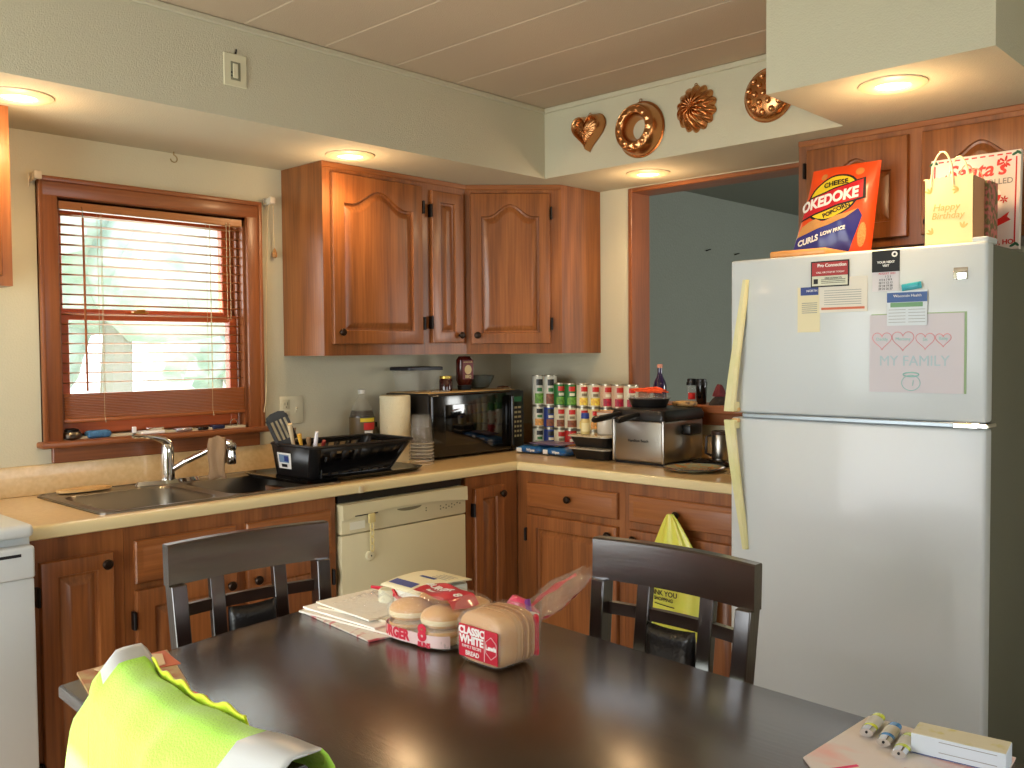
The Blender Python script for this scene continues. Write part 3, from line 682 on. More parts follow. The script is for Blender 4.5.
M4 = mould_frame(-1.712, 2.300)
def dome_h(t, a): return .042*math.sqrt(max(0, 1-min(1, t/.93)**2.4)) + .004 if t < .93 else .004
t = thing('copper_mould', 'round copper mould covered in raised beads, partly hidden by the dropped soffit', 'mould', (-.4465, -1.735, 2.2), 0, 'copper moulds'); b = relief(lambda a: (.098*math.cos(a), .098*math.sin(a)), dome_h, 24, 96, M=M4); b.build('mould', t, smooth=60)
b = MB().m(copper)
for ring_, n in ((.0, 1), (.034, 6), (.064, 11)):
    for k in range(n):
        a = 2*PI*k/n; h = dome_h(ring_/.098, a); b.ball(M4 @ Vector((ring_*math.cos(a), ring_*math.sin(a), h)), .0115, 10)
b.build('raised_beads', t)

# ------------------------------------------------------------------ refrigerator (front faces -x)
FXF = -.803; FY0, FY1 = -1.762, -2.545; FT = 1.680
fr_ = thing('refrigerator', 'tall white top-freezer refrigerator with yellowed handles and papers on its door', 'refrigerator', (-.42, -2.153, 0))
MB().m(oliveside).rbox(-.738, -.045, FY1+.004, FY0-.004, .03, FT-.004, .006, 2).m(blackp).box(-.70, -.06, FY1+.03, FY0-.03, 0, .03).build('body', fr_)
def fdoor(z0, z1, name):
    return MB().m(whitem).rbox(FXF, -.745, FY1, FY0, z0, z1, .010, 3).m(mat('door_gasket', (150, 150, 140), .6)).box(-.745, -.738, FY1+.012, FY0-.012, z0+.01, z1-.01).build(name, fr_)
fz = fdoor(1.182, FT, 'freezer_door'); fd = fdoor(.115, 1.166, 'lower_door')
MB().m(whitem).box(-.76, -.738, FY1+.02, FY0-.02, .03, .11).build('kick_plate', fr_)
MB().m(mat('grey_strip', (150, 160, 168), .3, .4)).rbox(FXF-.004, -.76, FY1+.01, FY0-.045, 1.1665, 1.1815, .003, 1).build('divider_strip', fr_)
MB().m(chrome).rbox(FXF-.010, -.75, FY1+.012, FY1+.085, 1.1655, 1.1825, .004, 1).rbox(FXF-.012, -.735, FY1-.008, FY1+.022, 1.168, 1.180, .003, 1).build('hinge', fr_)
MB().m(whitem).rbox(-.79, -.70, FY1+.004, FY1+.045, FT-.004, FT+.014, .005, 2).build('top_hinge_cover', fr_)
hm = mat('yellowed_handle', (206, 204, 140), .4, vary=((8, 8, 8), (222, 214, 172), .35, .7))
def handle(z_end, z_mid, sgn, door_):
    b = MB().m(hm); n = 14; L_ = []
    for i in range(n+1):
        u = i/n; z = z_end+(z_mid-z_end)*u; out = .006+.032*math.sin(u*PI/2)**1.2; w0 = .016+.016*u; yc = -1.822+.042*u
        L_.append([(FXF-out-.008, yc+w0*.5, z), (FXF-out-.008, yc-w0*.2, z), (FXF-out, yc-w0*.5, z), (FXF-max(.0005, out-.012), yc-w0*.5, z), (FXF-max(.0005, out-.012), yc+w0*.5, z)])
    b.loops(L_); b.rbox(FXF-.037, FXF-.0005, -1.798, -1.768, min(z_mid, z_mid+sgn*.03), max(z_mid, z_mid+sgn*.03), .004, 2)
    return b.build('handle', door_)
handle(1.615, 1.188, 1, fz); handle(.735, 1.160, -1, fd)
MB().m(mat('tan_cap', (214, 178, 120), .5)).rbox(FXF-.020, FXF-.0005, -1.80, -1.775, 1.150, 1.163, .003, 1).rbox(FXF-.020, FXF-.0005, -1.80, -1.775, 1.185, 1.20, .003, 1).build('handle_cap', fr_)
MB().m(chrome).rbox(FXF-.004, FXF-.0005, -2.496, -2.458, 1.578, 1.612, .003, 2).build('badge', fr_)

# papers and magnets on the freezer door: (x layer) rectangles given by y (left, right) and z (bottom, top)
def sheet(name, lab, cat, ya, yb, z0, z1, m, lift=.0015, th=.0008, group=None):
    t = thing(name, lab, cat, (FXF-lift, (ya+yb)/2, z0), 0, group)
    MB().m(m).box(FXF-lift-th, FXF-lift, yb, ya, z0, z1).build('sheet', t, smooth=0); return t, FXF-lift-th
def bar(t, xs, ya, yb, z0, z1, m, name='print_band'): return MB().m(m).box(xs-.0004, xs+.0002, yb, ya, z0, z1).build(name, t, smooth=0)
def ftext(t, s, size, xs, y, z, m, **k): return text(s, size, T((xs-.0006, y, z)) @ FACE_X, m, t, **k)
t, xs = sheet('note_slip', 'narrow cream slip with dark header hanging left of the lined letter', 'paper', -1.998, -2.071, 1.441, 1.580, paperc, .001)
bar(t, xs, -2.008, -2.066, 1.555, 1.580, bluem); ftext(t, 'NORTH', .010, xs-.0004, -2.045, 1.568, whitep); b = MB().m(paperg)
for k in range(6): b.box(xs-.0004, xs+.0002, -2.062, -2.012, 1.530-k*.006, 1.532-k*.006)
b.build('printed_lines', t)
t, xs = sheet('letter', 'white letter with an orange line along its bottom, upper left of freezer door', 'paper', -2.070, -2.218, 1.500, 1.605, paper, .0025)
bar(t, xs, -2.076, -2.210, 1.508, 1.515, mat('orange_line', (206, 104, 66), .5)); b = MB().m(paperg)
for k in range(7): b.box(xs-.0004, xs+.0002, -2.200, -2.085, 1.565-k*.007, 1.5665-k*.007)
b.build('printed_lines', t)
t, xs = sheet('business_card_magnet', 'dark bordered red and white business card magnet, leftmost on freezer door', 'magnet', -2.043, -2.163, 1.578, 1.657, ink, .004, .0015)
bar(t, xs, -2.047, -2.159, 1.612, 1.653, mat('card_red', (168, 44, 44), .5)); bar(t, xs, -2.047, -2.159, 1.582, 1.6115, mat('card_cream', (214, 214, 190), .5))
ftext(t, 'Pro Connection', .014, xs-.0006, -2.110, 1.643, whitep, bold=.0003); ftext(t, 'CALL OR STOP BY TODAY', .0075, xs-.0006, -2.105, 1.622, whitep); ftext(t, 'FREE ESTIMATES', .0075, xs-.0006, -2.115, 1.604, ink)
b = MB().m(ink).box(xs-.0006, xs-.0002, -2.066, -2.052, 1.588, 1.603)
for k in range(3): b.box(xs-.0006, xs-.0002, -2.152, -2.076, 1.589+k*.005, 1.5905+k*.005)
b.build('printed_block', t)
t, xs = sheet('magnet_calendar', 'black and white tear-off calendar magnet with a month of dates', 'calendar', -2.232, -2.310, 1.556, 1.612, mat('calendar_paper', (214, 210, 212), .6), .002)
MB().m(ink).box(xs-.001, xs+.001, -2.311, -2.231, 1.6125, 1.674).build('header', t, smooth=0)
ftext(t, 'O', .020, xs-.001, -2.297, 1.661, whitep, bold=.0012); ftext(t, 'YOUR NEXT', .009, xs-.001, -2.272, 1.640, whitep, bold=.0003); ftext(t, 'VISIT', .009, xs-.001, -2.272, 1.630, whitep, bold=.0003)
ftext(t, 'AUGUST 2022', .008, xs, -2.275, 1.607, redm)
for r in range(5):
    ftext(t, ['      1 2 3', '4 5 6 7 8 9', '10 11 12 13', '17 18 19 20', '24 25 26 27'][r], .0085, xs, -2.271, 1.598-r*.0088, redb if r == 9 else ink)
t, xs = sheet('family_drawing', "child's marker drawing with four hearts reading my family on pale paper", 'drawing', -2.225, -2.488, 1.262, 1.487, mat('pinkish_paper', (208, 203, 208), .8), .002)
MB().m(mat('green_folder', (150, 176, 132), .6)).box(FXF-.0016, FXF-.0006, -2.494, -2.230, 1.262, 1.490).build('backing_sheet', t, smooth=0)
pen = mat('pink_marker', (222, 140, 146), .6); teal = mat('teal_marker', (150, 200, 196), .6); teal2 = mat('pale_blue_marker', (176, 200, 206), .6)
def hcurve(cy, cz, s): return [(xs-.0006, cy-s*math.sin(a)**3, cz+s*(13*math.cos(a)-5*math.cos(2*a)-2*math.cos(3*a)-math.cos(4*a))/17*1.05) for a in [2*PI*i/36 for i in range(36)]]
for (cy, cz, s) in ((-2.262, 1.414, .028), (-2.322, 1.414, .031), (-2.384, 1.412, .026), (-2.433, 1.414, .021)):
    MB().m(pen).tube(hcurve(cy, cz, s), .0009, 4, closed=True).build('heart_outline', t); ftext(t, ['Daddy', 'Mommy', 'Sis', 'Baby'][[-2.262, -2.322, -2.384, -2.433].index(cy)], .013, xs, cy, cz+.002, teal)
ftext(t, 'MY FAMILY', .042, xs, -2.352, 1.352, teal2, sx=.95)
b = MB().m(teal).tube([(xs-.0006, -2.345+.026*math.cos(a), 1.290+.022*math.sin(a)) for a in [2*PI*i/24 for i in range(24)]], .0010, 4, closed=True).tube([(xs-.0006, -2.345+.022*math.cos(a), 1.314+.006*math.sin(a)) for a in [2*PI*i/16 for i in range(16)]], .0018, 4, closed=True).tube([(xs-.0006, -2.352, 1.298), (xs-.0006, -2.350, 1.282)], .001, 4)
b.build('doodle', t)
t, xs = sheet('appointment_card', 'white appointment card with blue header, above the hearts drawing', 'card', -2.277, -2.390, 1.455, 1.555, mat('card_white', (214, 222, 226), .5), .006, .0008)
bar(t, xs, -2.277, -2.390, 1.522, 1.550, mat('card_blue', (58, 92, 150), .5)); bar(t, xs, -2.287, -2.378, 1.508, 1.521, mat('card_green', (110, 158, 112), .5))
ftext(t, 'Wisconsin Health', .011, xs-.0003, -2.335, 1.540, whitep); b = MB().m(paperg)
for k in range(5): b.box(xs-.0004, xs+.0002, -2.330, -2.282, 1.500-k*.009, 1.5012-k*.009).box(xs-.0004, xs+.0002, -2.385, -2.338, 1.500-k*.009, 1.5012-k*.009)
b.build('printed_lines', t)
o = MB().m(mat('turquoise_clip', (48, 164, 176), .35)).rbox(-.028, .028, -.006, .0, -.010, .010, .003, 2, M=T((FXF-.0085, -2.348, 1.566)) @ Rz(-PI/2) @ Ry(-.12)).rbox(-.020, .022, -.010, -.005, -.006, .008, .003, 2, M=T((FXF-.0085, -2.348, 1.566)) @ Rz(-PI/2) @ Ry(-.12)).build('magnetic_clip')
tag(o, 'turquoise magnetic clip holding the blue-headed appointment card', 'clip')

# ------------------------------------------------------------------ things on top of the refrigerator
o = MB().m(wood('board_wood', 1, (196, 128, 66), (214, 148, 82), (224, 164, 100), rings=3)).rbox(-.775, -.55, -2.075, -1.885, FT+.0005, FT+.023, .008, 3).build('cutting_board'); tag(o, 'light wooden cutting board on the front left of the refrigerator top', 'cutting board')
# snack bag : width runs along -y, leaning back a little
t = thing('snack_bag', 'orange and blue cheese curl snack bag standing on the refrigerator', 'snack bag', (-.50, -2.03, FT))
BW, BHt = .225, .312
def bagM(): return T((-.505, -2.045, FT+.001)) @ Rz(-PI/2+.10) @ Rx(-.10) @ Ry(-.05)
BM = T((0, .016, .010)) @ bagM()
def bag_out(u, v):       # u 0..1 across, v 0..1 up; returns local x,z
    w = BW*(1+.05*(1-v)); x = (u-.5)*w - .045*(1-v) - .04*(1-v)**1.5*(1-u); return x, v*BHt
def bag_th(u, v): return .040*math.sin(PI*min(1, max(0, u)))**.55*math.sin(PI*min(1, max(0, (v*.93+.05))))**.6 + .003*math.sin(u*17+v*9)*math.sin(PI*u)
def bagf(side):
    def f(u, v):
        x, z = bag_out(u, v); return Vector((x, -side*bag_th(u, v), z))
    return f
b = MB().m(orange); b.grid(bagf(1), 34, 40, M=BM).__class__; b.grid(bagf(-1), 34, 40, M=BM)
bg_ = b.build('bag', t, smooth=60)
def patch(name, m, poly_uv, lift=.0012, parent=t):
    """coloured print patch following the bag front: polygon in (u,v)"""
    b = MB().m(m); q = bmesh.new(); q.faces.new([q.verts.new((p[0], p[1], 0)) for p in poly_uv]); bmesh.ops.triangulate(q, faces=q.faces[:])
    bmesh.ops.subdivide_edges(q, edges=q.edges[:], cuts=3, use_grid_fill=True)
    for a in q.verts:
        u, v = a.co.x, a.co.y; x, z = bag_out(u, v); a.co = BM @ Vector((x, -bag_th(u, v)-lift, z))
    b.merge(q); fs = b.bm.faces[:]
    b._fin(fs); return b.build(name, parent, smooth=60)
def ellipse(cx, cy, rx, ry, n=40, rot=0):
    return [(cx+rx*math.cos(a)*math.cos(rot)-ry*math.sin(a)*math.sin(rot), cy+rx*math.cos(a)*math.sin(rot)+ry*math.sin(a)*math.cos(rot)) for a in [2*PI*i/n for i in range(n)]]
def dens(poly, k=6):
    out = []
    for i, p in enumerate(poly):
        q = poly[(i+1) % len(poly)]
        for j in range(k): out.append((p[0]+(q[0]-p[0])*j/k, p[1]+(q[1]-p[1])*j/k))
    return out
patch('print_ellipse', ink, ellipse(.42, .655, .37, .245, rot=.1), .0012); patch('print_ellipse', yellow, ellipse(.42, .655, .34, .225, rot=.1), .0018)
patch('print_banner', ink, dens([(.01, .44), (.05, .68), (.84, .83), (.88, .60), (.40, .52)]), .0024); patch('print_banner', mat('banner_red', (196, 24, 40), .35, coat=.3), dens([(.02, .46), (.07, .665), (.815, .81), (.84, .615), (.40, .54)]), .0030)
patch('print_panel', mat('panel_blue', (38, 40, 128), .35, coat=.3), dens([(.01, .02), (.01, .30), (.12, .33), (.35, .36), (.62, .41), (.80, .50), (.86, .42), (.78, .14), (.74, .02)]), .0012)
patch('print_snacks', mat('popcorn_tan', (206, 150, 84), .6, bump=(160, .6)), dens([(.02, .27), (.06, .38), (.16, .42), (.26, .44), (.36, .40), (.50, .44), (.66, .46), (.80, .50), (.66, .41), (.45, .36), (.22, .31)], 4), .0034)
patch('print_star', mat('star_tan', (206, 128, 60), .6), ellipse(.22, .90, .05, .035, 10), .0015); patch('print_star', MATS['star_tan'], ellipse(.74, .90, .06, .04, 10), .0015); patch('print_snacks', MATS['popcorn_tan'], ellipse(.88, .22, .05, .13, 14), .0015)
def bagtext(s, size, u, v, m, rot=0, **k):
    o = text(s, size, Rz(rot), m, t, world=False, extrude=.0002, **k); x0, z0 = bag_out(u, v)
    for vv in o.data.vertices:
        X = vv.co.x+x0; Z = vv.co.y+z0; vf = min(.999, max(0.001, Z/BHt)); w = BW*(1+.05*(1-vf)); a0 = .04*(1-vf)**1.5; X += .045*(1-vf)
        uf = min(.999, max(.001, (X+w/2+a0)/(w+a0))); p = Vector((X-.045*(1-vf), -bag_th(uf, vf)-.0042-vv.co.z, Z)); vv.co = ROOT[t.name].inverted() @ BM @ p
    return o
bagtext('OKEDOKE', .049, .36, .628, whitep, rot=.14, bold=.0022, shear=.25, sx=.86); bagtext('CHEESE', .024, .43, .80, ink, rot=.08, bold=.0006); bagtext('POPCORN', .020, .52, .50, ink, rot=.30, bold=.0006)
bagtext('CURLS', .026, .20, .215, whitep, rot=.16, bold=.0012, shear=.3); bagtext('LOW PRICE', .016, .52, .285, whitep, rot=.16, bold=.0006, shear=.3)
# gift bag
t = thing('gift_bag', 'cream paper gift bag with rope handles reading Happy Birthday on the refrigerator', 'gift bag', (-.70, -2.41, FT))
GX0, GX1, GYa, GYb, GH = -.755, -.655, -2.362, -2.492, .190
gm = mat('gift_cream', (236, 214, 158), .6); gs = mat('gift_rose', (206, 150, 110), .6)
b = MB().m(gm).box(GX0, GX0+.0012, GYb, GYa, FT+.0005, FT+GH).m(gs).box(GX0, GX1, GYb, GYb+.0012, FT+.0005, FT+GH).box(GX0, GX1, GYa-.0012, GYa, FT+.0005, FT+GH).box(GX1-.0012, GX1, GYb, GYa, FT+.0005, FT+GH).box(GX0, GX1, GYb, GYa, FT+.0005, FT+.0015)
b.m(gm)
for k in range(9): b.prism([(GYb+.0075+k*.015+.0075*math.cos(a), FT+GH+.004*math.sin(a)) for a in [PI*i/6 for i in range(7)]], 0, .0012, M=T((GX0, 0, 0)) @ Matrix(((0, 0, 1, 0), (1, 0, 0, 0), (0, 1, 0, 0), (0, 0, 0, 1))))
b.build('bag', t, smooth=0)
ropem = mat('rope_handle', (232, 214, 166), .7)
for (xx, off) in ((GX0-.001, 0), (GX1+.001, -.012)):
    cy = (GYa+GYb)/2+.018+off; MB().m(ropem).tube([(xx, cy+.030*math.cos(a)*(1 if 1 else 1), FT+GH-.02+(0.095*math.sin(a) if 0 <= a <= PI else 0)) for a in [PI*i/16 for i in range(17)]], .0028, 6).build('handle', t)
goldm = mat('gold_ink', (206, 172, 96), .35, .4)
def gtext(s, size, y, z): return text(s, size, T((GX0-.0006, y, z)) @ FACE_X, goldm, t, shear=.2)
gtext('Happy', .028, -2.420, FT+.108); gtext('Birthday', .026, -2.424, FT+.084)
for (yy, zz, a0) in ((-2.378, FT+.150, .5), (-2.455, FT+.155, -.6), (-2.385, FT+.035, .2), (-2.465, FT+.045, 1.2)):
    b = MB().m(goldm)
    for k in range(3):
        a = a0+k*.6; b.prism(ellipse(yy+.010*math.cos(a), zz+.010*math.sin(a), .009, .003, 12, rot=a), 0, .0005, M=T((GX0-.0006, 0, 0)) @ Matrix(((0, 0, 1, 0), (1, 0, 0, 0), (0, 1, 0, 0), (0, 0, 0, 1))))
    b.build('printed_flower', t)
# floral gift bag behind it
t = thing('gift_bag', 'small floral patterned gift bag between the cream bag and the holiday sign', 'gift bag', (-.60, -2.43, FT))
b = MB().m(mat('floral_print', (206, 120, 112), .7, vary=((60, 60, 60), (120, 110, 70), .45, .55))).box(-.648, -.560, -2.500, -2.38, FT+.0005, FT+.188); b.build('bag', t, smooth=0)
for xx in (-.645, -.563): MB().m(mat('pink_cord', (226, 150, 120), .7)).tube([(xx, -2.44+.022*math.cos(a), FT+.185+.055*math.sin(a)) for a in [PI*i/14 for i in range(15)]], .002, 6).build('handle', t)
# holiday sign leaning against the cabinet
t = thing('holiday_sign', 'white holiday sign with red script and candy border leaning above the refrigerator', 'sign', (-.47, -2.42, FT))
SM = T((-.500, -2.413, FT+.001)) @ Rz(-PI/2) @ Rx(-.06)
MB().m(mat('sign_face', (226, 214, 206), .6)).rbox(-.128, .128, 0, .022, 0, .295, .001, 1, M=SM).build('board', t)
b = MB().m(redb)
for (a0, a1, c0, c1) in ((-.118, -.114, .02, .275), (.114, .118, .02, .275)): b.box(a0, a1, -.0006, 0, c0, c1, M=SM)
for k in range(9): b.box(-.105+k*.024, -.090+k*.024, -.0006, 0, .284, .288, M=SM)
b.build('border', t)
def stext(s, size, x, z, m, **k): return text(s, size, SM @ T((x, -.0008, z)) @ FACE_Y, m, t, **k)
stext("Santa's", .062, .005, .245, redb, bold=.0012, shear=.2); stext('CONTROLLED', .024, .030, .205, paperg, bold=.0002); stext('HO, HO', .020, .078, .022, redb, bold=.0006)
for (x_, z_, r_) in ((-.085, .225, .020), (.085, .262, .020), (.085, .150, .012), (.055, .062, .013)):
    b = MB().m(redb)
    for k in range(6):
        a = k*PI/3+.3; b.prism(ellipse(x_+r_*.55*math.cos(a), z_+r_*.55*math.sin(a), r_*.45, r_*.16, 10, rot=a), 0, .0007, M=SM @ FACE_Y)
    b.build('printed_snowflake', t)
candyr = 0.026
for k in range(8):
    a0 = 2*PI*k/8; MB().m(redb if k % 2 else whitep).prism([(.050, .165)]+[(.050+candyr*math.cos(a0+PI/4*i/5), .165+candyr*math.sin(a0+PI/4*i/5)) for i in range(6)], 0, .0012, M=SM @ FACE_Y).build('printed_candy', t)
MB().m(redb).prism([(.040, .085), (.075, .095), (.100, .112), (.094, .098), (.105, .088), (.070, .072), (.060, .060), (.036, .068)], 0, .0012, M=SM @ FACE_Y).build('printed_ribbon', t)
hol = mat('holly_green', (44, 96, 66), .6)
for (x_, z_) in ((-.118, .284), (.118, .284), (.118, .012)):
    b = MB().m(hol); b.prism(ellipse(x_-.006, z_, .010, .004, 10, rot=.5), 0, .0012, M=SM @ FACE_Y).prism(ellipse(x_+.004, z_+.002, .009, .004, 10, rot=-.7), 0, .0012, M=SM @ FACE_Y); o = b.build('printed_holly', t); 

# ------------------------------------------------------------------ dining table
TZ = .76
tb = thing('dining_table', 'dark espresso wooden dining table with a glossy worn top in the foreground', 'table', (-2.4, -2.25, 0))
tp = [(-1.885, -1.368), (-2.10, -1.394), (-2.45, -1.428), (-2.845, -1.497), (-2.862, -1.80), (-2.872, -2.3), (-2.866, -2.8), (-2.835, -3.08), (-2.4, -3.10), (-1.99, -3.08), (-1.965, -2.72), (-1.948, -2.43), (-1.918, -1.98), (-1.897, -1.60)]
tablem = wood('table_top_wood', 1, (30, 17, 12), (42, 25, 17), (54, 33, 23), rough=.26, coat=.6, rings=3)
def inset(poly, d):
    c = Vector((sum(p[0] for p in poly)/len(poly), sum(p[1] for p in poly)/len(poly))); out = []
    for p in poly: v = Vector(p)-c; out.append(tuple(c+v*(1-d/v.length)))
    return out
b = MB().m(tablem); q = inset(tp, .004); r_ = inset(tp, .012)
b.loops([[(*p, TZ-.030) for p in r_], [(*p, TZ-.024) for p in tp], [(*p, TZ-.006) for p in tp], [(*p, TZ-.0015) for p in q], [(*p, TZ) for p in inset(tp, .008)]]); b.build('table_top', tb, smooth=50)
MB().m(espresso).box(-2.78, -1.98, -1.545, -1.52, .66, .73).box(-2.78, -2.76, -3.0, -1.545, .66, .73).box(-2.0, -1.98, -3.0, -1.545, .66, .73).box(-2.78, -1.98, -3.02, -3.0, .66, .73).build('apron', tb, smooth=0)
for (lx, ly) in ((-2.765, -1.545), (-1.995, -1.50), (-2.765, -3.0), (-2.02, -3.0)):
    MB().m(espresso_v).prism([(lx-.025, ly-.025), (lx+.025, ly-.025), (lx+.025, ly+.025), (lx-.025, ly+.025)], 0, .729, top=[(lx-.036, ly-.036), (lx+.036, ly-.036), (lx+.036, ly+.036), (lx-.036, ly+.036)]).build('leg', tb, smooth=0)

# ------------------------------------------------------------------ dining chairs
def make_chair():
    root = thing('dining_chair', 'x', 'chair', (0, 0, 0), 0, 'dark dining chairs around the table'); kw = dict(world=False)
    HZ = .935; bow = .030
    def by(x): return bow*(1-(x/.225)**2)
    def lean(z): return .055*max(0, (z-.45)/.49) - .055
    for sx in (-1, 1):
        b = MB().m(espresso_v); pts = [(0, .07), (.15, .035), (.30, .010), (.45, 0), (.60, .0), (.75, 0), (HZ-.098, 0)]; L_ = []
        for z, dy in pts:
            xo = sx*(.186+.014*max(0, (z-.45)/.49)); w = .019 if z > .4 else .017; d = .021 if z > .3 else .018
            yy = lean(max(z, .45)) + dy
            L_.append([(xo-w, yy-d, z), (xo+w, yy-d, z), (xo+w, yy+d, z), (xo-w, yy+d, z)])
        b.loops(L_); b.build('leg', root, bevel=.003, **kw)
        MB().m(espresso_v).prism([(sx*.195-.015, -.445), (sx*.195+.015, -.445), (sx*.195+.015, -.415), (sx*.195-.015, -.415)], 0, .425, top=[(sx*.195-.021, -.451), (sx*.195+.021, -.451), (sx*.195+.021, -.409), (sx*.195-.021, -.409)]).build('leg', root, bevel=.003, **kw)
    # curved top rail
    n = 16; L_ = []
    for i in range(n+1):
        x = -.219+.438*i/n; yb = by(x)+lean(HZ-.05)-.0; L_.append([(x, yb-.019, HZ-.100), (x, yb-.017, HZ-.004), (x, yb-.013, HZ), (x, yb+.012, HZ), (x, yb+.016, HZ-.004), (x, yb+.012, HZ-.100)])
    MB().m(espresso).loops(L_).build('top_rail', root, smooth=40, **kw)
    for sx in (-1, 1):
        xo = sx*.086; yb = by(xo); MB().m(espresso_v).loops([[(xo-.018, yb*k+lean(z)-.010, z), (xo+.018, yb*k+lean(z)-.010, z), (xo+.018, yb*k+lean(z)+.010, z), (xo-.018, yb*k+lean(z)+.010, z)] for z, k in ((.50, .8), (.7, .9), (HZ-.0995, 1))]).build('back_slat', root, bevel=.002, **kw)
    for (xa, xb) in ((-.180, -.1045), (-.0675, .0675), (.1045, .180)):
        L_ = [[(x, by(x)+lean(.77)-.008, .754), (x, by(x)+lean(.77)-.008, .783), (x, by(x)+lean(.77)+.008, .783), (x, by(x)+lean(.77)+.008, .754)] for x in [xa+(xb-xa)*i/6 for i in range(7)]]
        MB().m(espresso).loops(L_).build('cross_rail', root, smooth=40, **kw)
    b = MB().m(leather)
    def padf(s):
        def f(u, v):
            x = -.066+.132*u; z = .565+.186*v; e = (max(0, 1-(2*u-1)**6)*max(0, 1-(2*v-1)**6))**.5; pz = .022*e
            zz = z + .010*(v-.5)*2*abs(2*u-1)**2*.6
            return Vector((x, by(x)*.9+lean(.66)-s*(pz)-.004, zz))
        return f
    b.grid(padf(1), 18, 18); b.grid(padf(-1), 18, 18); bmesh.ops.remove_doubles(b.bm, verts=b.bm.verts[:], dist=.0004); b.build('back_pad', root, smooth=80, **kw)
    MB().m(espresso).loops([[(x, by(x)*.8+lean(.52)-.010, .50), (x, by(x)*.8+lean(.52)-.010, .545), (x, by(x)*.8+lean(.52)+.010, .545), (x, by(x)*.8+lean(.52)+.010, .50)] for x in [-.19+.38*i/8 for i in range(9)]]).build('lower_rail', root, **kw)
    MB().m(espresso).box(-.19, .19, -.440, -.420, .37, .425).box(-.19, .19, -.065, -.045, .37, .425).box(-.205, -.185, -.42, -.06, .37, .425).box(.185, .205, -.42, -.06, .37, .425).build('seat_frame', root, smooth=0, **kw)
    b = MB().m(leather)
    def seatf(u, v):
        su, sv_ = 2*u-1, 2*v-1; e = (max(0, 1-su**8)*max(0, 1-sv_**8))**.5; return Vector((.222*su, -.255+.205*sv_, .4265+.042*e + .006*(1-su*su)*(1-sv_*sv_)))
    b.grid(seatf, 20, 20); b.box(-.2215, .2215, -.4595, -.0505, .4252, .4275); b.build('seat', root, smooth=60, **kw)
    MB().m(espresso).box(-.186, .186, -.44, -.42, .15, .18).box(-.205, -.185, -.425, .0, .19, .215).box(.185, .205, -.425, .0, .19, .215).build('stretcher', root, smooth=0, **kw)
    return root
ch = make_chair(); ch.location = (-2.276, -1.232, 0); ch.rotation_euler.z = math.radians(-4.2); ch['label'] = 'dark wooden dining chair on the window side of the table, backed to the sink cabinets'
ch2 = copy_tree(ch); ch2.location = (-1.735, -2.153, 0); ch2.rotation_euler.z = math.radians(-90.5); ch2['label'] = 'dark wooden dining chair between the table and the refrigerator'
ch3 = copy_tree(ch); ch3.location = (-2.956, -2.247, 0); ch3.rotation_euler.z = math.radians(90); ch3['label'] = 'dark wooden dining chair nearest the camera, covered by the yellow safety vest'

# ------------------------------------------------------------------ safety vest draped over the near chair
vestm = mat('neon_mesh_fabric', (186, 246, 84), .75, sheen=.3, bump=(300, .25)); silverm = mat('reflective_tape', (214, 218, 220), .35, .3)
vt = thing('safety_vest', 'neon yellow-green safety vest with silver tape draped over the near chair back', 'vest', (-2.96, -2.22, .55))
def ridge(s):      # s 0..1 along the rail from far (+y) to near (-y)
    y = -2.019 - s*.452; q = (y+2.247)/.229; bowx = .030*(1-q*q)
    x = -2.950-bowx; z = .950
    z += .020*math.exp(-(s/.045)**2) + .002*math.sin(s*23)
    return Vector((x, y, z))
def vestf(s, a):   # a 0 = table side hem, ~.2 ridge, 1 = camera side hem
    p = ridge(s)
    if a < .22:
        k = (.22-a)/.22; d = k*.17; x = .020*min(1, k*4)+.012*k; z = -max(0, d-.015)
        off = Vector((x+.026, -.010*k, z)); 
        fold = .003*math.sin(s*30+k*3)*k
        off.x += fold
    else:
        k = (a-.22)/.78; d = k*.46
        flare = .03*k
        off = Vector((-.040*min(1, k*9)-.016*math.exp(-((s-.56)/.045)**2)*min(1, k*5)-flare*(.8+.4*math.sin(s*9))-.012*k*math.sin(s*21+1.5)-.008*math.sin(s*38+k*5)*k, (s-.5)*.16*k*1.0, -max(0, d-.014)))
        if abs(k) < .12: off.x += .010*(1-k/.12)
    tz = .0
    edge = 1 if s < 0 else 0
    return p+off
b = MB().m(vestm); vv = b.grid(vestf, 60, 54)
b.m(silverm)
for f in b.bm.faces:
    c = f.calc_center_median()
idx = {v: (i, j) for i, r in enumerate(vv) for j, v in enumerate(r)}
for f in b.bm.faces:
    i = min(idx[v][0] for v in f.verts)/59; j = min(idx[v][1] for v in f.verts)/53
    if i < .05 and .12 < j < .27: f.material_index = 1
    if .80 < i < .99 and .19 < j < .62: f.material_index = 1
vo = b.build('vest_body', vt, smooth=80, solid=.003)
# ruffled collar fold on the table side
def ruf(u, v):
    s = .08+u*.62; p = ridge(s); return p + Vector((.040+.014*v, 0, .006-.045*v+.005*math.sin(u*60)*v+.003*math.sin(u*31)))
b = MB().m(mat('neon_trim', (214, 226, 30), .6, sheen=.3)); b.grid(ruf, 90, 8); b.build('collar_trim', vt, smooth=80, solid=.003)
# side panel hanging off the far post
def sidep(u, v):
    p = ridge(0); return vestf(0, .235+.74*v) + Vector((.030*u+.008*math.sin(v*9)*u, .15*u*min(1, v*3.4)+.002*u, -.03*u*v-.004*u))
b = MB().m(vestm); b.grid(sidep, 10, 26); b.build('side_panel', vt, smooth=80, solid=.003)

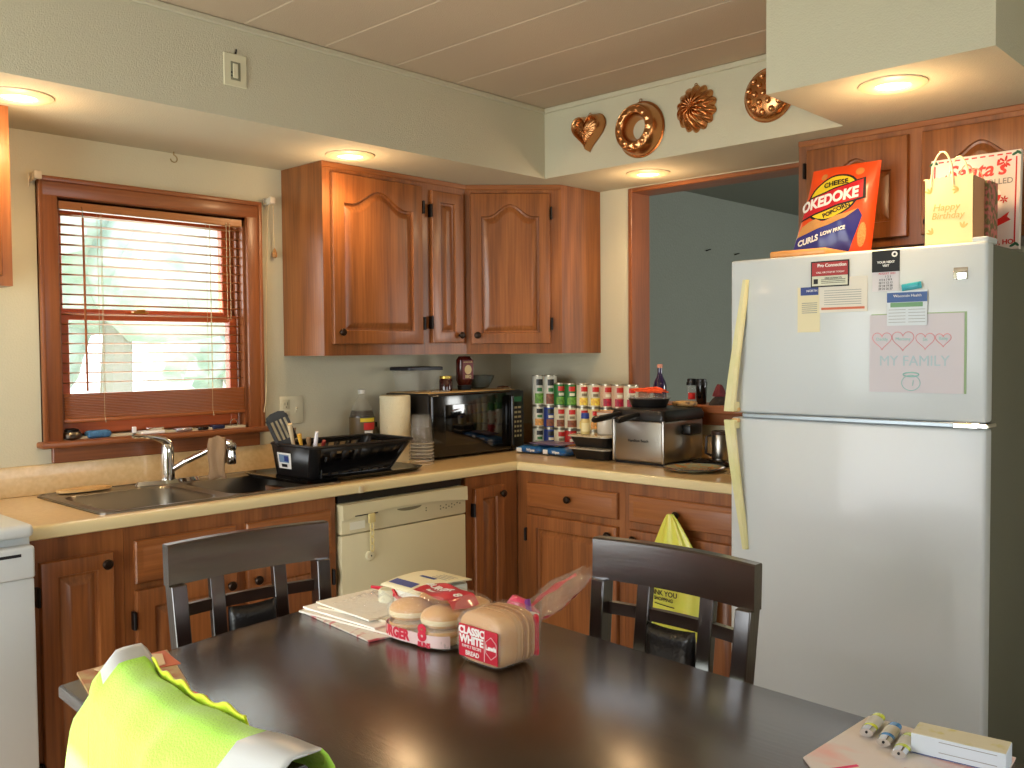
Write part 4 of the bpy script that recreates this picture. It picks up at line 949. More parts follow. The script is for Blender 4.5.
# ------------------------------------------------------------------ papers and food on the table
def flat(name, lab, cat, pts, z0, z1, m, group=None, root=None):
    b = MB().m(m).prism(pts, z0, z1); o = b.build(name, root, smooth=0)
    if lab: tag(o, lab, cat, group)
    return o
magm = mat('flyer_print', (168, 142, 92), .5, vary=((30, 30, 30), (160, 104, 62), .45, .6))
flat('magazine', 'tan floral patterned magazine at the left corner of the table, under the vest peak', 'magazine', [(-2.800, -1.470), (-2.855, -1.715), (-2.685, -1.705), (-2.615, -1.470)], TZ+.0006, TZ+.006, magm)
flat('greeting_card', 'orange-red card lying on the tan magazine at the left table corner', 'card', [(-2.70, -1.478), (-2.72, -1.56), (-2.64, -1.58), (-2.625, -1.478)], TZ+.0065, TZ+.0085, mat('card_salmon', (186, 96, 62), .6))
flat('envelope', 'tan envelope lying on the tan magazine beside the vest', 'envelope', [(-2.775, -1.490), (-2.765, -1.570), (-2.665, -1.565), (-2.640, -1.500), (-2.70, -1.455)], TZ+.009, TZ+.0105, mat('envelope_tan', (206, 178, 138), .7))
o = MB().m(redb).tube([(-2.735, -1.745, TZ+.006), (-2.715, -1.765, TZ+.014), (-2.70, -1.79, TZ+.008), (-2.718, -1.80, TZ+.006), (-2.735, -1.78, TZ+.007)], .006, 8).build('hair_tie'); tag(o, 'small red elastic loop on the table beside the magazine', 'hair tie')
# stack of mail at the far corner
MP = [(-2.250, -1.425), (-2.282, -1.735), (-2.195, -1.745), (-2.04, -1.62), (-2.00, -1.40)]
flat('newspaper_flyer', 'bottom flyer with pink and blue print under the mail at the far table corner', 'flyer', [(-2.255, -1.428), (-2.288, -1.738), (-2.150, -1.760), (-1.99, -1.60), (-2.00, -1.40)], TZ+.0006, TZ+.004, mat('flyer_pastel', (220, 212, 200), .5, vary=((14, 40, 14), (196, 90, 96), .52, .60)), 'mail at the far corner')
def rotrect(cx, cy, w, h, a): 
    c, s = math.cos(a), math.sin(a); return [(cx+x*c-y*s, cy+x*s+y*c) for x, y in ((-w/2, -h/2), (w/2, -h/2), (w/2, h/2), (-w/2, h/2))]
cols = [(230, 224, 210), (238, 234, 226), (226, 216, 190), (232, 228, 214), (222, 216, 204)]
for k, (cx, cy, w, h, a, lab) in enumerate(((-2.145, -1.575, .215, .30, .10, 'large white envelope above the printed flyer in the mail stack'), (-2.150, -1.56, .19, .27, .03, 'second sheet of the mail stack, cream edged, below the folded bag'),
                                       (-2.125, -1.570, .18, .24, .16, 'cream envelope near the top of the mail stack at the far corner'), (-2.14, -1.555, .17, .22, -.04, 'topmost white sheet of the mail stack under the crumpled plastic'))):
    flat('envelope', lab, 'envelope', rotrect(cx, cy, w, h, a), TZ+.0045+k*.0045, TZ+.0086+k*.0045, mat('mail_%d' % k, cols[k], .65), 'mail at the far corner')
rn = random.Random(5)
b = MB().m(clearp)
b.grid(lambda u, v: Vector((-2.215+.15*u, -1.50-.20*v+.02*u, TZ+.026+.022*math.sin(PI*u)*math.sin(PI*v)*(1+.5*math.sin(u*19+v*7)*math.cos(v*23))+.004*math.sin(u*41)*math.sin(v*37))), 40, 40); b.m(redm)
b.tube([(-2.075, -1.475, TZ+.036), (-2.085, -1.55, TZ+.044), (-2.11, -1.63, TZ+.040), (-2.125, -1.70, TZ+.034)], [.004, .006, .005, .003], 6).tube([(-2.06, -1.50, TZ+.034), (-2.055, -1.58, TZ+.040), (-2.09, -1.67, TZ+.036)], [.003, .004, .003], 6)
tag(b.build('plastic_bag', smooth=70), 'crumpled clear plastic bag with red print on the mail stack', 'bag')
# white tub box with a booklet on top
t = thing('white_box', 'white carton with red trim behind the burger buns, under a booklet', 'box', (-1.96, -1.60, TZ))
BX = T((-2.035, -1.630, TZ)) @ Rz(math.radians(-1))
MB().m(mat('carton_white', (222, 222, 206), .5)).rbox(-.070, .085, -.066, .032, .001, .061, .004, 2, M=BX).build('carton', t)
MB().m(mat('roll_cream', (220, 218, 190), .6)).lathe([(.027, 0), (.028, .003), (.028, .046), (.024, .050), (.010, .050)], -.058, .062, 24, M=BX, z=.001).build('paper_roll', t)
MB().m(redb).tube([(-.073, .030, .058), (-.074, .010, .040), (-.073, -.010, .030)], .004, 6, M=BX).build('red_trim', t)
t = thing('booklet', 'folded booklet with a dark blue title strip on top of the white carton', 'booklet', (-1.965, -1.59, TZ+.063))
def bk(u, v): return BX @ Vector((-.085+.172*v, .062-.14*u, .0655+.008*math.sin(PI*v)+.004*v))
b = MB().m(paperc); b.grid(bk, 16, 10); bo = b.build('booklet', t, smooth=60, solid=.004)
b = MB().m(bluem); b.grid(lambda u, v: bk(.06+.62*u, .10+.16*v)+Vector((0, 0, .0026)), 14, 4); b.grid(lambda u, v: bk(.30+.40*u, .50+.07*v)+Vector((0, 0, .0026)), 10, 3); b.build('title_strip', bo, smooth=60)
b = MB().m(paperg)
for k in range(4): b.grid(lambda u, v: bk(.5+.38*u, .60+.07*k+.02*v)+Vector((0, 0, .0026)), 8, 2)
b.build('printed_lines', bo)

# burger buns : eight-pack, two layers deep in a bag
bunm = mat('bun_crust', (214, 158, 88), .45, sss=.1, vary=((14, 14, 22), (226, 176, 108), .4, .7)); bunw = mat('bun_crumb', (236, 214, 164), .6)
t = thing('burger_buns', 'bag of burger buns with red label lying beside the bread loaf', 'buns', (-2.15, -1.81, TZ))
BB = T((-2.146, -1.812, TZ+.002)) @ Rz(math.radians(-86))          # local x towards the loaf (-y), local y away from the camera (+x)
for (ix, iy) in [(0, 0), (1, 0), (0, 1), (1, 1)]:
  for kz in (0, 1):
    cx, cy, cz = -.052+ix*.098, -.040+iy*.088, kz*.036
    prof = [(.002, .001), (.036, .002), (.046, .008), (.0475, .016), (.047, .018)] + [(.0475, .0185), (.048, .024), (.043, .033), (.030, .040), (.012, .043), (.001, .0435)]
    if kz == 0: prof = [(r, z*.82) for r, z in prof]
    b = MB().m(bunw if kz == 0 else bunm); b.lathe(prof, cx, cy, 26, M=BB, z=cz, cap=False)
    for f in b.bm.faces:
        zz = (BB.inverted() @ f.calc_center_median()).z-cz
    b.m(bunm if kz == 0 else bunw); b.lathe([(.0476, .0), (.0487, .004), (.0487, .008), (.0476, .012)], cx, cy, 26, M=BB, z=cz+(.022 if kz == 0 else .012), cap=False)
    b.build('bun', t, smooth=60)
def bunbag(u, v):
    a = 2*PI*u; n = 4.0; c, s = math.cos(a), math.sin(a); r = (abs(c)**n+abs(s)**n)**(-1/n)
    x = -.003+.106*r*c; y = .004+.096*r*s
    k = v; z = .0005+.092*k; sh = 1-(.38*max(0, (k-.72)/.28)**1.4); w = 1+.012*math.sin(u*80+v*9)
    dip = 1-.05*math.exp(-((x)/.012)**2)
    return Vector((x*sh*w, y*sh*w*dip, z))
b = MB().m(film); g = b.grid(bunbag, 96, 18, cu=True, M=BB); f = b.bm.faces.new([r[-1] for r in g]); f.material_index = b.cur; b.build('clear_bag', t, smooth=70)
def bunfront(x, z, lift=.0015):   # on the camera side of the bag (local -y)
    q = min(.999, abs((x+.003)/.106)); n = 4.0; y = .004-.096*(1-q**n)**(1/n); return BB @ Vector((x, y-lift, z))
b = MB().m(film); redl = mat('bun_label_red', (206, 28, 58), .4, coat=.5)
b = MB().m(mat('bun_label_pink', (226, 196, 190), .4, coat=.5)); b.grid(lambda u, v: bunfront(-.100+.194*u, .003+.026*v), 40, 5); b.build('front_label', t, smooth=60)
def wraptext(s, size, xc, zc, m, parent, fn, **k):
    o = text(s, size, Matrix(), m, parent, world=False, extrude=.0002, **k)
    for vv in o.data.vertices: vv.co = ROOT[t.name].inverted() @ fn(vv.co.x+xc, vv.co.y+zc, .0022+vv.co.z)
    return o
wraptext('BURGER', .030, -.056, .017, redl, t, bunfront, bold=.0016, sx=.92); wraptext('8', .048, .035, .030, redl, t, bunfront, bold=.0022); wraptext('BUNS', .014, .040, .006, redl, t, bunfront, bold=.0008)
def buntop(x, y, lift=.0):      # top label, draped
    k = max(abs(x+.003)/.106, abs(y-.004)/.096); return BB @ Vector((x, y, .0935+.004*math.sin(x*60)*math.sin(y*50+1)-.035*max(0, k-.65)/.35+lift))
b = MB().m(redl); b.grid(lambda u, v: buntop(-.065+.150*u, -.020+.085*v-.03*u), 26, 16); b.build('top_label', t, smooth=60)
for (s, sz, xx, yy) in (('BURGER', .026, -.020, .022), ('8', .030, .052, .000), ('buns', .014, -.028, .000)):
    o = text(s, sz, Rz(-.2), whitep, t, world=False, extrude=.0002, bold=.0008)
    for vv in o.data.vertices: vv.co = ROOT[t.name].inverted() @ buntop(vv.co.x+xx, vv.co.y+yy, .0018+vv.co.z)

# bread loaf : end face towards the camera carries the red label
t = thing('bread_loaf', 'bagged loaf of white bread with red end label, right of the burger buns', 'bread', (-2.18, -2.03, TZ))
LM = T((-2.172, -2.024, TZ+.0015)) @ Rz(math.radians(-91))       # local x right, local -y towards camera
crust = mat('loaf_crust', (204, 146, 84), .55, bump=(60, .15), vary=((20, 20, 20), (222, 176, 116), .35, .7))
slic = mat('loaf_slices', (204, 160, 104), .6, vary=((120, 3, 3), (166, 112, 60), .4, .6))
def loaf_sec(s, grow=0):
    w, h = .064+grow, .104+grow; pts = []
    for k in range(36):
        a = 2*PI*k/36; c, q = math.cos(a), math.sin(a)
        n = 5 if q < 0 else 3.2; r = (abs(c)**n+abs(q)**n)**(-1/n); x = w*r*c*(1+.05*max(0, q)); z = h/2+h/2*r*q; pts.append((x*s, h*.5+(z-h*.5)*s))
    return pts
ys = [(-.058, .90), (-.054, .97), (-.045, 1), (.0, 1.0), (.030, 1.0), (.040, .97), (.046, .88)]
MB().m(crust).loops([[(x, y, z) for x, z in loaf_sec(s)] for y, s in ys], LM).build('loaf', t, smooth=50)
for k in range(3):
    MB().m(slic).loops([[(x+.0, y, z) for x, z in loaf_sec(s, .0012)] for y, s in ((-.018+k*.018, .995), (-.0165+k*.018, 1.0), (-.007+k*.018, 1.0), (-.0055+k*.018, .995))], LM).build('bread_slice', t, smooth=50)
b = MB().m(film); n = 36
secs = [(-.064, .86, 0), (-.061, .97, 0), (-.050, 1.03, 0), (.0, 1.04, 0), (.045, 1.03, 0), (.065, .80, .004), (.080, .45, .012), (.092, .20, .022), (.100, .14, .026)]
b.loops([[(x*1.0+.0015*math.sin(i*2.3+j), y, z*1.0+dz+.0) for i, (x, z) in enumerate(loaf_sec(s, .003))] for j, (y, s, dz) in enumerate(secs)], LM); b.build('clear_bag', t, smooth=70)
redl2 = mat('loaf_label_red', (200, 24, 52), .4, coat=.5)
b = MB().m(redl2).rbox(-.054, .058, -.0665, -.0645, .012, .078, .0008, 1, M=LM); b.build('label', t)
MB().m(redl2).rbox(.055, .0685, .035, .046, .01, .095, .004, 1, M=LM).build('bag_stripe', t)
def lt_(s, size, x, z, **k): return text(s, size, LM @ T((x, -.0668, z)) @ FACE_Y, whitep, t, **k)
lt_('CLASSIC', .021, -.016, .066, bold=.0010, sx=.95); lt_('WHITE', .022, -.016, .048, bold=.0010); lt_('FAMILY RECIPE', .0085, -.016, .034); lt_('BREAD', .013, -.014, .021, bold=.0003); lt_('Lewis', .0135, .040, .044, bold=.0006)
MB().m(whitep).box(.0205, .0215, -.0669, -.0664, .014, .076, M=LM).tube([(.040+.017*math.cos(a), -.0668, .044+.022*math.sin(a)) for a in [PI/2+PI/3*i for i in range(6)]], .0006, 4, closed=True, M=LM).build('label_lines', t)
# twisted neck with tag, then the loose tail of the bag reaching right
MB().m(whitep).rbox(-.012, .012, .098, .104, .050, .074, .002, 1, M=LM).build('bag_clip', t)
tail_path = [(-2.072, -2.02, .815), (-2.035, -2.00, .818), (-1.97, -1.97, .820), (-1.89, -1.935, .824), (-1.81, -1.915, .832), (-1.735, -1.90, .842)]
wid = [.008, .022, .040, .042, .036, .020]
b = MB().m(film)
def tailf(u, v):
    i = min(4, int(u*5)); f = u*5-i; p = Vector(tail_path[i]).lerp(Vector(tail_path[i+1]), f); w = wid[i]*(1-f)+wid[i+1]*f
    a = 2*PI*v; d = Vector((-.35, .94, 0)); return p + d*(w*math.cos(a)) + Vector((0, 0, (w*.55+.003*math.sin(v*40+u*13))*math.sin(a)+.002*math.sin(v*25*2+u*30)))
b.grid(tailf, 26, 36, cv=True); b.build('bag_tail', t, smooth=70)
b = MB().m(redl2)
b.grid(lambda u, v: tailf(.30+.66*u, .90+.06*v)+Vector((-.0012, -.001, .0012)), 14, 4); b.grid(lambda u, v: tailf(.02+.9*u, .55+.035*v)+Vector((-.0012, -.001, .0012)), 14, 3); b.build('tail_print', t, smooth=60)
# pink and purple twisted packaging between buns and tail
b = MB().m(mat('packaging_pink', (206, 60, 96), .4, coat=.5)).tube([(-2.06, -1.925, TZ+.05), (-2.045, -1.95, TZ+.078), (-2.05, -1.975, TZ+.075), (-2.03, -2.0, TZ+.055)], [.010, .018, .016, .008], 8).m(mat('packaging_purple', (120, 56, 140), .4, coat=.5)).tube([(-2.055, -1.965, TZ+.080), (-2.045, -1.98, TZ+.082), (-2.05, -1.995, TZ+.06)], [.006, .012, .006], 8)
b.build('bag_neck', t, smooth=60)

# ------------------------------------------------------------------ right table corner: paper, lighters, box
t = thing('advert_flyer', 'white advert sheet with pink and orange print under the three lighters', 'flyer', (-2.06, -2.8, TZ))
MB().m(mat('advert_paper', (216, 208, 204), .6, vary=((9, 4, 9), (226, 176, 170), .55, .66))).prism([(-2.190, -2.690), (-1.965, -2.700), (-1.972, -2.93), (-2.30, -2.96), (-2.30, -2.80)], TZ+.0006, TZ+.003).build('sheet', t, smooth=0)
MB().m(mat('advert_orange', (236, 110, 40), .6)).prism(rotrect(-2.135, -2.830, .03, .016, .3), TZ+.003, TZ+.0036).build('printed_shape', t, smooth=0); MB().m(mat('advert_pink', (226, 60, 110), .6)).prism(rotrect(-2.12, -2.862, .03, .02, 1.1), TZ+.003, TZ+.0036).prism(rotrect(-2.2, -2.74, .09, .006, 2.6), TZ+.003, TZ+.0036).build('printed_shape', t, smooth=0)
lightc = {'yellow-green': (206, 220, 40), 'blue': (40, 130, 206), 'green-yellow': (190, 206, 50)}
import sys
for k, (nm, px_, py_, lab) in enumerate((('yellow-green', -2.015, -2.727, 'yellow pocket lighter, leftmost of the three on the paper'), ('blue', -2.035, -2.762, 'blue pocket lighter, middle of the three on the paper'), ('green-yellow', -2.060, -2.795, 'lime pocket lighter next to the white box, rightmost of the three'))):
    t = thing('pocket_lighter', lab, 'lighter', (px_, py_, TZ+.004), 0, 'pocket lighters on the table'); LMx = T((px_, py_, TZ+.0042)) @ Rz(math.radians(8))
    def ov(x, s): return [(x, .0115*s*math.cos(a), .007+.007*s*math.sin(a)) for a in [2*PI*i/20 for i in range(20)]]
    MB().m(mat('lighter_%s' % nm.replace('-', '_'), lightc[nm], .2, coat=.6)).loops([ov(-.022, 1), ov(.034, 1), ov(.040, .9)], LMx).build('lighter_body', t, smooth=40)
    MB().m(mat('lighter_wrap', (196, 196, 186), .4)).loops([ov(-.012, 1.03), ov(.022, 1.03)], LMx).build('wrapper', t, smooth=40)
    MB().m(chrome).loops([ov(-.040, .92), ov(-.0225, .98)], LMx).m(ink).lathe([(.0022, 0), (.0022, .001)], 0, 0, 8, M=LMx @ T((-.040, 0, .008)) @ Ry(-PI/2)).build('metal_hood', t, smooth=40)
t = thing('cigarette_carton', 'narrow white box lying at the right corner of the table beside the lighters', 'box', (-2.03, -2.88, TZ)); 
CM = T((-2.026, -2.872, TZ+.0035)) @ Rz(math.radians(-83.5))
MB().m(mat('box_bluewhite', (212, 222, 232), .45)).rbox(-.070, .062, -.030, .022, 0, .031, .001, 1, M=CM).build('carton', t)
MB().m(mat('box_top', (206, 202, 176), .55, vary=((40, 40, 40), (196, 190, 120), .55, .7))).box(-.069, .061, -.0285, .0215, .031, .0316, M=CM).build('printed_top', t)
MB().m(paperg).box(-.03, .05, -.0306, -.0299, .010, .0108, M=CM).box(-.03, .05, -.0306, -.0299, .026, .0268, M=CM).build('printed_lines', t)
MB().m(bluem).box(-.068, .06, -.0306, -.0299, .001, .0022, M=CM).build('blue_line', t)

# ------------------------------------------------------------------ window sill clutter
SZ = 1.0925
t = thing('small_dish', 'small dark metal lidded dish at the left end of the window sill', 'dish', (-2.235, .012, SZ)); MB().m(mat('pewter', (110, 104, 92), .3, .9)).lathe([(.022, 0), (.034, .006), (.036, .018), (.030, .026)], -2.235, .010, 24, z=SZ+.0005).build('bowl', t); MB().m(blackm).lathe([(.026, .0265), (.026, .034), (.010, .038)], -2.235, .010, 20, z=SZ+.0005).build('lid', t)
tag(MB().m(mat('blue_sponge', (62, 110, 150), .7, bump=(120, .6))).rbox(-2.185, -2.100, -.012, .030, SZ, SZ+.026, .010, 3).build('sponge'), 'blue sponge on the left part of the window sill', 'sponge')
tag(MB().m(whitep).rbox(-1.99, -1.90, -.010, .034, SZ, SZ+.012, .004, 2).m(chrome).tube([(-1.97, -.004, SZ+.018), (-1.90, .01, SZ+.018)], .005, 8).build('soap_tray'), 'white tray with a metal bar on the sill behind the faucet', 'tray')
tag(MB().m(mat('paper_bright', (230, 230, 230), .6)).rbox(-2.02, -2.005, .0, .01, SZ, SZ+.03, .002, 1).build('plastic_bottle_cap'), 'tiny white cap standing on the sill behind the faucet lever', 'cap')
tag(MB().m(mat('silver_wrap', (200, 200, 206), .2, .8)).rbox(-1.855, -1.79, -.010, .028, SZ, SZ+.014, .005, 2).build('foil_packet'), 'crumpled silver packet in the middle of the window sill', 'packet')
tag(MB().m(blackg).rbox(-1.765, -1.72, -.006, .022, SZ, SZ+.012, .005, 2).build('razor_handle'), 'short black plastic object on the sill, left of the dark blue one', 'handle')
tag(MB().m(mat('navy_plastic', (26, 34, 66), .3)).rbox(-1.705, -1.650, -.006, .026, SZ, SZ+.016, .006, 2).build('lighter_case'), 'dark blue plastic object near the right end of the sill', 'case')
tag(MB().m(chrome).tube([(-1.605+.016*math.cos(a), .010, SZ+.018+.016*math.sin(a)) for a in [2*PI*i/20 for i in range(20)]], .0022, 6, closed=True).build('metal_ring'), 'small metal ring propped at the right end of the window sill', 'ring')

# ------------------------------------------------------------------ dish rack
KZ = CZ1+.0055
t = thing('drain_tray', 'black plastic drain tray under the dish rack, overlapping the sink edge', 'tray', (-1.375, -.35, KZ))
b = MB().m(blackg); b.loops([rr(-1.655, -1.095, -.548, -.150, .05, KZ), rr(-1.672, -1.078, -.562, -.136, .055, KZ+.014), rr(-1.664, -1.086, -.556, -.142, .05, KZ+.014), rr(-1.645, -1.105, -.540, -.158, .045, KZ+.005)]); b.build('tray', t)
rk = thing('dish_rack', 'black plastic dish rack with slotted sides and a sticker, beside the sink', 'dish rack', (-1.375, -.37, KZ+.006))
RZ0, RZ1 = KZ+.0065, 1.047
def rl(t_, n=10):
    x0 = -1.572-.040*t_; x1 = -1.190+.05*t_; y0 = -.480-.075*t_; y1 = -.225-.03*t_; z = RZ0+(RZ1-RZ0)*t_
    return rr(x0, x1, y0, y1, .03, z, n)
b = MB().m(blackp)
NN = 11*4
allv = []
lv = [0, .10, .14, .22, .50, .86, .93, 1.0]
rings = [[b.bm.verts.new(p) for p in rl(q)] for q in lv]
def sidequads():
    for li in range(len(lv)-1):
        for i in range(NN):
            a0, a1 = rings[li][i], rings[li][(i+1) % NN]; b._fin([b.bm.faces.new((a0, a1, rings[li+1][(i+1) % NN], rings[li+1][i]))])
# corners and bands; straight sides are split into slats
def quadstrip(P, Q, u0, u1, q0, q1):
    def pt(u, q):
        A = Vector(rl(q)[P]); B_ = Vector(rl(q)[Q]); return A.lerp(B_, u)
    v = [b.bm.verts.new(pt(u0, q0)), b.bm.verts.new(pt(u1, q0)), b.bm.verts.new(pt(u1, q1)), b.bm.verts.new(pt(u0, q1))]; b._fin([b.bm.faces.new(v)])
straight = {10: 11, 21: 22, 32: 33, 43: 0}
for li in range(len(lv)-1):
    for i in range(NN):
        if i in straight: continue
        b._fin([b.bm.faces.new((rings[li][i], rings[li][(i+1) % NN], rings[li+1][(i+1) % NN], rings[li+1][i]))])
for P, Q in straight.items():
    n = 7 if P in (10, 32) else 4
    lenw = 1/n
    if P == 21: quadstrip(P, Q, 0, 1, 0, 1); continue
    quadstrip(P, Q, 0, 1, 0, .08); quadstrip(P, Q, 0, 1, .14, .52 if P == 32 else .42); quadstrip(P, Q, 0, 1, .84, 1)
    for k in range(n+1):
        c = k*lenw; quadstrip(P, Q, max(0, c-.028), min(1, c+.028), .08, .14); quadstrip(P, Q, max(0, c-.035), min(1, c+.035), .42 if P != 32 else .52, .84)
    if P == 32:
        for k in range(n):
            if k not in (1, 2): quadstrip(P, Q, k*lenw, (k+1)*lenw, .52, .84)
f = b.bm.faces.new([b.bm.verts.new(p) for p in rl(0)]); b._fin([f])
bmesh.ops.remove_doubles(b.bm, verts=b.bm.verts[:], dist=1e-5)
b.build('basket', rk, solid=.003, smooth=30)
MB().m(blackp).tube([(p[0], p[1], RZ1) for p in rl(1)], .0055, 8, closed=True).build('rim', rk)
# divider for the cutlery end
MB().m(blackp).rbox(-1.545, -1.541, -.50, -.24, RZ0, RZ1-.004, .001, 1).build('divider', rk)
def endp(u, q, l=.003): A = Vector(rl(q)[21]); B_ = Vector(rl(q)[22]); p = A.lerp(B_, u); return p+Vector((-l, 0, 0))
b = MB().m(whitep); b.grid(lambda u, v: endp(.10+.40*u, .22+.52*v), 6, 6); st_ = b.build('sticker', rk)
b = MB().m(mat('sticker_blue', (120, 150, 180), .5)); b.grid(lambda u, v: endp(.14+.30*u, .42+.26*v, .0036), 5, 5); b.m(bluem); b.grid(lambda u, v: endp(.30+.13*u, .46+.18*v, .0042), 5, 5); b.m(ink); b.grid(lambda u, v: endp(.20+.18*u, .27+.10*v, .0036), 5, 3); b.build('printed_picture', st_)
# utensils in the rack
t = thing('slotted_turner', 'black slotted spatula leaning left out of the dish rack', 'spatula', (-1.58, -.33, .98))
TM = T((-1.585, -.345, 1.05)) @ Rz(math.radians(-45)) @ Ry(math.radians(-24))
b = MB().m(mat('dark_nylon', (30, 27, 24), .6))
def hd(k): return rr(-.045, .045, 0, .11, .025, 0)
for (xa, xb) in ((-.043, -.028), (-.018, -.010), (-.001, .006), (.015, .023), (.032, .043)): b.rbox(xa, xb, -.0018, .0018, .005, .108, .0012, 1, M=TM)
b.prism([(-.043, .095), (-.036, .118), (-.015, .126), (.015, .126), (.036, .118), (.043, .095)], -.0018, .0018, M=TM @ Rx(PI/2)).prism([(-.043, .018), (.043, .018), (.020, -.010), (.006, -.022), (-.006, -.022), (-.020, -.010)], -.0018, .0018, M=TM @ Rx(PI/2)); b.build('turner_head', t)
MB().m(blackp).tube([TM @ Vector((0, 0, -.015)), TM @ Vector((0, 0, -.095))], .005, 8).build('handle', t)
def stick(name, lab, cat, base, top, r0, r1, m, flatten=None):
    b = MB().m(m); b.tube([base, Vector(base).lerp(Vector(top), .5), Vector(base).lerp(Vector(top), .8), top], [r0, r0, (r0+r1)/2, r1], 10); o = b.build(name); tag(o, lab, cat, 'utensils standing in the dish rack'); return o
stick('utensil', 'cream spatula handle standing in the dish rack beside the black turner', 'utensil', (-1.552, -.36, .95), (-1.600, -.38, 1.125), .006, .010, mat('cream_handle', (206, 186, 150), .5))
stick('utensil', 'yellow-tipped utensil handle in the dish rack', 'utensil', (-1.552, -.41, .95), (-1.585, -.42, 1.088), .005, .009, mat('yellow_handle', (214, 164, 60), .5))
stick('utensil', 'brown wooden spoon handle in the dish rack', 'utensil', (-1.552, -.33, .95), (-1.552, -.33, 1.105), .005, .012, mat('wood_handle', (140, 112, 80), .6))
stick('utensil', 'second shorter brown wooden handle in the dish rack', 'utensil', (-1.552, -.44, .95), (-1.558, -.44, 1.075), .005, .010, mat('wood_handle2', (128, 100, 66), .6))
stick('utensil', 'bright white knife handle pointing up from the front of the dish rack', 'utensil', (-1.552, -.455, .955), (-1.562, -.50, 1.100), .009, .006, mat('white_handle', (232, 228, 232), .25))
stick('utensil', 'dark red handle low in the front of the dish rack', 'utensil', (-1.530, -.455, .955), (-1.545, -.52, 1.068), .007, .007, mat('red_handle', (132, 44, 36), .5))

# ------------------------------------------------------------------ behind the dish rack
t = thing('soda_bottle', 'two-litre plastic bottle of dark cola with a red and yellow label behind the rack', 'bottle', (-1.063, -.115, CZ1))
pr = [(.030, 0), (.050, .006), (.055, .02), (.055, .175), (.053, .20), (.044, .235), (.026, .268), (.014, .285), (.013, .300)]
MB().m(thin_film('bottle_plastic', (190, 186, 170), .12)).lathe(pr, -1.063, -.115, 28, z=CZ1+.0005).build('bottle', t, smooth=60)
MB().m(mat('cola', (30, 16, 8), .1)).lathe([(.028, .003), (.048, .009), (.0535, .02), (.0535, .175), (.051, .20), (.046, .222)], -1.063, -.115, 28, z=CZ1+.0005).build('cola', t, smooth=60)
MB().m(mat('cola_label', (96, 80, 50), .4)).lathe([(.0558, .075), (.0558, .195)], -1.063, -.115, 40, z=CZ1, cap=False).build('label', t, smooth=60)
def arc(r, a0, a1, z0, z1, m, parent, name, cx=-1.063, cy=-.115, n=10):
    b = MB().m(m); b.grid(lambda u, v: Vector((cx+r*math.cos(a0+(a1-a0)*u), cy+r*math.sin(a0+(a1-a0)*u), z0+(z1-z0)*v)), n, 2); return b.build(name, parent, smooth=60)
D = math.radians
arc(.0563, D(225), D(300), CZ1+.176, CZ1+.192, yellow, t, 'label_stripe'); arc(.0563, D(240), D(300), CZ1+.142, CZ1+.172, redb, t, 'label_logo'); arc(.0563, D(243), D(285), CZ1+.112, CZ1+.138, whitep, t, 'label_logo')
MB().m(mat('bottle_cap', (206, 202, 190), .4)).lathe([(.0155, 0), (.0155, .016), (.013, .018)], -1.063, -.115, 20, z=CZ1+.296).build('cap', t)
t = thing('paper_towel_roll', 'white roll of paper towels standing left of the microwave', 'paper towels', (-.952, -.215, CZ1))
MB().m(mat('towel_paper', (226, 214, 178), .9, bump=(140, .4))).lathe([(.020, 0), (.066, 0), (.067, .003), (.067, .283), (.064, .286), (.020, .286)], -.952, -.205, 40, z=CZ1+.0005, cap=False).build('roll', t)
MB().m(mat('cardboard_core', (150, 116, 76), .8)).lathe([(.020, .001), (.020, .285)], -.952, -.205, 24, z=CZ1, cap=False).build('core', t)
t = thing('small_jar', 'small clear jar with black cap between soda bottle and paper towels', 'jar', (-1.02, -.07, CZ1)); MB().m(mat('jar_label', (170, 160, 150), .5)).lathe([(.030, 0), (.032, .01), (.032, .13), (.02, .145)], -.975, -.075, 20, z=CZ1+.0005).build('jar', t); MB().m(ink).lathe([(.021, .145), (.021, .165)], -.975, -.075, 20, z=CZ1).build('cap', t)
cups = (-.942, -.366)
cupm = thin_film('cup_plastic', (232, 226, 212), .07, .10)
for k in range(7):
    z = CZ1+.0005+k*.0145; b = MB().m(cupm); b.lathe([(.0535, 0), (.0540, .003), (.0515, .005), (.040, .118), (.0395, .122), (.002, .122)], *cups, 30, z=z, cap=False); b.m(thin_film('cup_rim', (236, 228, 206), .55)).lathe([(.0542, 0), (.0550, .0012), (.0545, .0028)], *cups, 30, z=z, cap=False); o = b.build('plastic_cup', smooth=40)
    tag(o, ('clear plastic cup, %s of the upside-down stack by the microwave' % ['bottom one', 'second from the bottom', 'third from the bottom', 'fourth from the bottom', 'fifth from the bottom', 'sixth from the bottom', 'topmost one'][k]), 'cup', 'upside-down stack of plastic cups')

# ------------------------------------------------------------------ microwave and the things on it
mw = thing('microwave', 'black countertop microwave oven with keypad on its right', 'microwave', (-.565, -.18, CZ1))
MX0, MX1, MY0, MY1, MZ0, MZ1 = -.862, -.272, -.322, -.030, CZ1+.008, 1.204
MB().m(blackp).rbox(MX0, MX1, MY0, MY1, MZ0, MZ1, .006, 2).build('case', mw)
for fx in (MX0+.04, MX1-.04):
    for fy in (MY0+.03, MY1-.03): MB().m(blackp).lathe([(.012, 0), (.012, .008)], fx, fy, 12, z=CZ1+.0003).build('foot', mw)
dr = MB().m(blackg).rbox(MX0+.002, MX1-.088, MY0-.022, MY0-.0005, MZ0+.004, MZ1-.004, .008, 3).build('door', mw)
MB().m(mat('smoked_glass', (6, 6, 7), .05, coat=1)).rbox(MX0+.075, MX1-.145, MY0-.0235, MY0-.021, MZ0+.05, MZ1-.05, .012, 3).build('window', dr)
